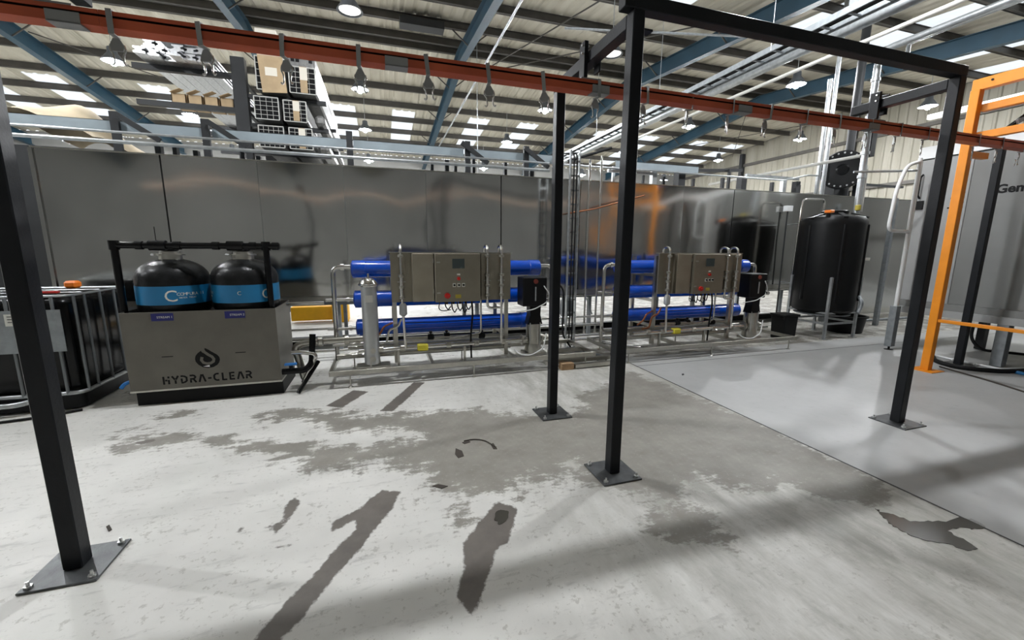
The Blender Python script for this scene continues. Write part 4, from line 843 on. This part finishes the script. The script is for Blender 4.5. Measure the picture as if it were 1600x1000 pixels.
# cable basket and timber on the floor between the units
t = thing('floor_cable_tray', 'flat cable tray with black cables lying on the floor between the two units', 'cable tray', (2.9, 5.5, 0))
for s_ in (-1, 1): Bar((2.86+s_*.07, 5.9, .03), (2.98+s_*.07, 5.1, .03), .012, .05).build('side_rail', 'galvdull', t)
for k in range(4): Tube([(2.83+.025*k, 5.88, .03), (2.94+.025*k, 5.12, .03)], .010, 6).build('cable', 'blackrubber', t)
for k in range(6): Bar((2.79+.02*k, 5.82-.13*k, .012), (2.95+.02*k, 5.82-.13*k, .012), .02, .01).build('rung', 'galvdull', t)
tag(Box(2.22, 4.83, 0, 2.4, 4.93, .09).build('timber_block', 'wood', None, .004), 'small timber block on the floor beside the far middle post', 'block')
for k, (a, b_, lab) in enumerate((((2.42, 4.86, .04), (3.1, 4.88, .04), 'steel channel on the floor right of the timber block'), ((2.05, 5.02, .07), (3.2, 5.05, .07), 'steel channel bridging the gap between the two units'), ((2.2, 5.25, .16), (2.75, 5.27, .16), 'short steel shelf channel behind the timber block'))):
    tag(Bar(a, b_, .07, .05).build('floor_channel', 'stainless'), lab, 'channel')
pipe('floor_pipe', [(4.3, 5.6, .2), (3.2, 5.62, .2), (3.05, 5.55, .2), (3.35, 5.0, .2), (3.5, 4.95, .2)], .022, 'polished', 'polished bent pipe running low toward the right filter unit', fil=.1)
t = thing('vacuum_cleaner', 'grey black floor machine standing beyond the tunnel between the risers', 'machine', (4.1, 8.7, 0)); Lathe([(.16, .05), (.18, .1), (.17, .4), (.1, .48)], (4.1, 8.7, 0), 18).build('body', 'lampgrey', t); Lathe([(.06, .46), (.08, .6), (.03, .72)], (4.02, 8.7, 0), 12).build('head', 'black', t); Tube([(4.2, 8.7, .5), (4.5, 8.7, .62), (4.75, 8.7, .05)], .015, 8, .15).build('hose', 'galvdull', t)
# ================================================================ OVERHEAD SERVICES ALONG THE HALL
t = thing('overhead_cable_ladder', 'long overhead cable ladder carrying black cables toward the back of the hall', 'cable ladder', (6.65, 8, 4.9))
for s_ in (-1, 1): Box(6.62+s_*.16-.012, -4, 4.9, 6.62+s_*.16+.012, 15.5, 4.99).build('side_rail', 'galvdull', t)
for k in range(48): Box(6.46, -3.6+.4*k, 4.92, 6.78, -3.575+.4*k, 4.945).build('rung', 'galvdull', t)
for k in range(4): Tube([(6.53+.05*k, -4, 4.97), (6.54+.05*k, 15.4, 4.97)], .018, 6).build('cable', 'blackrubber', t)
for y in (3, 6, 9, 12): Tube([(6.45, y, 4.92), (6.45, y, roofz(y)-.1)], .006, 6).build('hanger_rod', 'galv', t)
pipe('overhead_duct', [(7.0, -4, 4.93), (7.0, 15.5, 4.93)], .075, 'galv', 'thick silver overhead pipe running beside the overhead cable ladder', n=14)
pipe('overhead_pipe', [(7.68, -4, 4.95), (7.68, 12.5, 4.95)], .033, 'offwhite', 'slim white overhead pipe right of the thick silver one')
pipe('overhead_conduit', [(2.95, 7, 6.55), (2.95, 21.5, 6.45)], .03, 'galv', 'slim roof conduit beside the teal rafter in the middle', n=8)
pipe('overhead_conduit', [(4.2, 9.5, 6.5), (8.8, 8.2, 6.4)], .025, 'galv', 'thin conduit crossing below the roof at the top edge', n=8)
pipe('hanging_wire', [(2.86, 12.55, 7.55), (2.86, 12.55, 3.4)], .008, 'galv', 'thin wire hanging straight down under the red rail hooks', 'wire', n=6)
# ================================================================ CANTILEVER RACK AND PROFILE BUNDLES
t = thing('cantilever_rack', 'black cantilever rack holding long profile bundles behind the tunnel', 'rack', (-2.3, 11, 0))
for y in (9.3, 11.3, 13.3):
    Box(-2.42, y-.08, 0, -2.2, y+.08, 4.95).build('rack_column', 'dark', t)
    for z in (4.36, 3.86, 3.38, 2.85): Box(-2.2, y-.05, z-.07, -.88+.04*(4.4-z), y+.05, z-.005).build('rack_arm', 'dark', t)
    for z in (4.68, 4.1): Box(-3.9, y-.05, z-.09, -2.42, y+.05, z-.005).build('rack_arm', 'dark', t)
for z in (4.1, 4.62): Box(-2.34, 9.3, z, -2.28, 13.3, z+.06).build('rack_brace', 'dark', t)
def bundle(x0, z0, x1, z1, label, front, nx=4, nz=5, ylen=5.0, yf=9.0):
    b_ = thing('profile_bundle', label, 'bundle', ((x0+x1)/2, yf+ylen/2, z0), 'wrapped profile bundles on the rack')
    w, h = x1-x0, z1-z0
    mb = MB(); 
    oct_ = [(x0+.03, z0), (x1-.03, z0), (x1, z0+.03), (x1, z1-.05), (x1-.04, z1), (x0+.03, z1), (x0, z1-.03), (x0, z0+.03)]
    mb.prism([(x, z) for x, z in oct_], (0, yf+.02, 0), (1, 0, 0), (0, 0, 1), (0, ylen, 0)); mb.build('wrapping', 'foil', b_)
    Box(x0+.025, yf+.012, z0+.025, x1-.025, yf+.0195, z1-.03).build('hollow_ends', 'cellblack', b_)
    mb = MB()
    for i in range(nx+1): x = x0+.01+(w-.02)*i/nx; e_ = .006 if i in (0, nx) else .0022; mb.box(x-e_, yf, z0+.01, x+e_, yf+.011, z1-.012)
    for j in range(nz+1): z = z0+.01+(h-.022)*j/nz; e_ = .006 if j in (0, nz) else .0025; mb.box(x0+.01, yf+.001, z-e_, x1-.01, yf+.010, z+e_)
    mb.build('end_grid', 'offwhite', b_)
    if front == 'strip':
        c = Box(x0+w*.42, yf-.012, z0+.02, x0+w*.68, yf-.004, z1-.01).build('packing_strip', 'cardboard', b_); Box(x0+w*.42, yf-.016, z0+h*.5, x0+w*.7, yf-.0125, z1-.02).build('label', 'paper', c)
    if front == 'board':
        c = MB().prism([(x0+.1, z0-.05), (x1+.02, z0-.02), (x1-.02, z1), (x0+.06, z1)], (0, yf-.03, 0), (1, 0, 0), (0, 0, 1), (0, .02, 0)).build('cardboard_sheet', 'cardboard', b_); Box(x0+w*.35, yf-.034, z0+h*.42, x0+w*.75, yf-.0305, z0+h*.66).build('label', 'paper', c)
    return b_
bundle(-1.99, 4.37, -1.51, 4.94, 'profile bundle with cardboard sheet over its end, upper left on the rack', 'board')
bundle(-1.46, 4.37, -1.0, 4.84, 'profile bundle with card strip, upper right on the rack', 'strip')
bundle(-2.06, 3.87, -1.65, 4.27, 'profile bundle with bare grid end, middle left on the rack', None, 4, 5)
bundle(-1.59, 3.87, -1.19, 4.25, 'profile bundle with card strip, middle right on the rack', 'strip')
bundle(-2.03, 3.39, -1.6, 3.78, 'profile bundle with bare grid end just above the channel beam, left', None, 5, 5)
bundle(-1.53, 3.39, -1.12, 3.78, 'profile bundle with card strip just above the channel beam, right', 'strip')
bundle(-1.95, 2.86, -1.2, 3.16, 'low profile bundle showing between the two galvanised pipes', 'strip', 6, 4)
tag(Box(-1.96, 9.1, 4.96, -1.62, 10.6, 5.42).build('carton', 'paper', None, .006), 'pale carton on top of the upper left profile bundle', 'box')
t = thing('profile_pack', 'foil wrapped profile pack lying on top of the upper right bundle', 'bundle', (-1.2, 11, 4.86)); Box(-1.5, 9.15, 4.86, -1.02, 13.5, 5.12).build('wrapping', 'foil', t, .02)
for x in (-1.42, -1.34, -1.12): Box(x, 9.14, 4.96, x+.06, 9.1495, 5.03).build('print_mark', 'black', t)
tag(Box(-1.08, 9.1, 3.87, -.9, 13.6, 4.06).build('foil_roll', 'foil', None, .05), 'foil wrapped long parcel at the right side of the middle bundles', 'parcel')
tag(Box(-1.06, 9.1, 3.39, -.86, 13.6, 3.6).build('foil_roll', 'foil', None, .05), 'foil wrapped long parcel at the right side of the lower bundles', 'parcel')
rows_ = [('bottom', 6), ('middle', 6), ('top', 5)]; ords = ['first', 'second', 'third', 'fourth', 'fifth', 'sixth']
for lv, (rn, cnt) in enumerate(rows_):
    for j in range(cnt):
        w = .162; x = -3.68+j*.168+lv*.03; z = 4.685+lv*.103; y0 = 8.75+random.uniform(0, .35)
        mb = MB(); q = [(0, 0), (w, 0), (w, .03), (w*.75, .035), (w*.75, .06), (w, .07), (w, .098), (0, .098), (0, .07), (.03, .06), (.03, .035), (0, .03)]
        mb.prism(q, (x, y0, z), (1, 0, 0), (0, 0, 1), (0, 6, 0)); tag(mb.build('aluminium_profile', 'alu'), 'long bare aluminium profile on the rack, '+ords[j]+' from left in the '+rn+' layer', 'profile', 'bare profiles on the rack')
for i in range(4): 
    x = -3.44+.25*i; o = MB(); o.box(x, 9.4, 4.105, x+.22, 9.42, 4.28); o.box(x, 9.8, 4.105, x+.22, 9.82, 4.3); o.box(x, 9.4, 4.105, x+.012, 9.82, 4.3); o.box(x+.208, 9.4, 4.105, x+.22, 9.82, 4.28); o.box(x, 9.4, 4.1, x+.22, 9.82, 4.11); o.bar((x+.02, 9.38, 4.28), (x+.2, 9.3, 4.33), .1, .008)
    tag(o.build('open_carton', 'cardboard'), ['first','second','third','fourth'][i]+' open cardboard carton from the left on the rack under the long profiles', 'box', 'open cartons on the rack')
mb = MB(); n = 14; vs = []
for j in range(n+1):
    for i in range(n+1):
        u, v = i/n, j/n; vs.append((-5.6+1.5*u, 8.7+2.2*v, 3.25+.75*max(0, 1-(2*u-.7)**2)*(.5+.5*math.sin(3.14*v))+.06*math.sin(9*u+7*v)))
mb.add(vs, [(j*(n+1)+i, j*(n+1)+i+1, (j+1)*(n+1)+i+1, (j+1)*(n+1)+i) for j in range(n) for i in range(n)], True)
mb.add([(-5.6, 8.7, 3.1), (-4.1, 8.7, 3.1), (-4.1, 10.9, 3.1), (-5.6, 10.9, 3.1)], [(0, 1, 2, 3)])
tag(mb.build('dust_sheet', 'fabric'), 'cream dust sheet draped over goods behind the left post', 'cloth')
tag(Box(-5.8, 8.6, 0, -4.0, 11, 3.1).build('storage_block', 'dark'), 'dark storage block under the cream dust sheet at far left', 'shelf')
for i, (x, z, w, m_) in enumerate(((-3.4, 2.9, .3, 'foil'), (-2.95, 2.9, .25, 'offwhite'), (-2.66, 2.9, .14, 'foil'))):
    tag(Box(x, 8.5, 0, x+w, 9.1, z+.15).build('wrapped_goods', m_, None, .02), ['shiny wrapped parcel low behind the tunnel pipes near the left post', 'white wrapped parcel second behind the tunnel pipes', 'shiny wrapped parcel third behind the tunnel pipes', 'shiny wrapped parcel right of the low profile bundle'][i], 'parcel')
# ================================================================ FLOOR DETAILS
def flat(name, pts, mt, label, cat, h=.0015):
    if mt == 'water':
        r_ = random.Random(3); p2 = []
        for a, b_ in zip(pts, pts[1:]+pts[:1]):
            for k in range(4): p2.append((a[0]+(b_[0]-a[0])*k/4+r_.uniform(-2.5, 2.5)*(k > 0), a[1]+(b_[1]-a[1])*k/4+r_.uniform(-1.2, 1.2)*(k > 0)))
        pts = p2
    q = [onfloor(*p) for p in pts]; mb = MB(); n = len(q); mb.add([(v.x, v.y, .0008) for v in q]+[(v.x, v.y, h) for v in q], [tuple(range(n)), tuple(range(n, 2*n))]+[(i, (i+1) % n, n+(i+1) % n, n+i) for i in range(n)])
    return tag(mb.build(name, mt), label, cat)
flat('water_puddle', [(1367, 795), (1380, 801), (1400, 806), (1422, 815), (1450, 814), (1478, 816), (1500, 808), (1522, 813), (1540, 824), (1518, 828), (1500, 824), (1480, 830), (1505, 842), (1528, 858), (1512, 861), (1480, 850), (1450, 846), (1424, 838), (1405, 828), (1388, 818), (1378, 806)], 'water', 'dark shallow water puddle on the concrete beside the coated bay', 'puddle', .003)
flat('water_puddle', [(775, 800), (782, 797), (795, 800), (792, 812), (780, 820), (772, 812)], 'water', 'tiny wet spot at the top of the right dark floor stripe', 'puddle', .0025)
flat('floor_scrap', [(712, 701), (722, 705), (725, 713), (716, 716), (711, 710)], 'debris', 'dark rag scrap on the grey floor patch near the curved wire', 'scrap', .004)
flat('floor_scrap', [(675, 760), (685, 757), (700, 760), (690, 764)], 'debris', 'dark sliver of scrap on the grey floor above the two stripes', 'scrap', .004)
flat('floor_scrap', [(166, 824), (171, 821), (175, 828), (170, 831)], 'debris', 'brown scrap on the floor behind the left post foot', 'scrap', .006)
flat('floor_scrap', [(1065, 585), (1068, 584), (1069, 586), (1066, 587)], 'black', 'small black speck on the pale coated floor', 'scrap', .006)
p = [onfloor(725, 690), onfloor(740, 687), onfloor(758, 689), onfloor(775, 700)]
pipe('curved_wire', [(v.x, v.y, .006) for v in p], .005, 'debris', 'short curved dark wire lying on the grey floor patch', 'wire', .05, n=6)
flat('floor_scrap', [(722, 692), (731, 688), (735, 691), (726, 694)], 'debris', 'dark leaf shaped scrap at the left end of the curved wire', 'scrap', .004)
flat('floor_scrap', [(766, 694), (771, 693), (777, 702), (771, 702)], 'debris', 'dark leaf shaped scrap at the right end of the curved wire', 'scrap', .004)
bpy.context.view_layer.update()
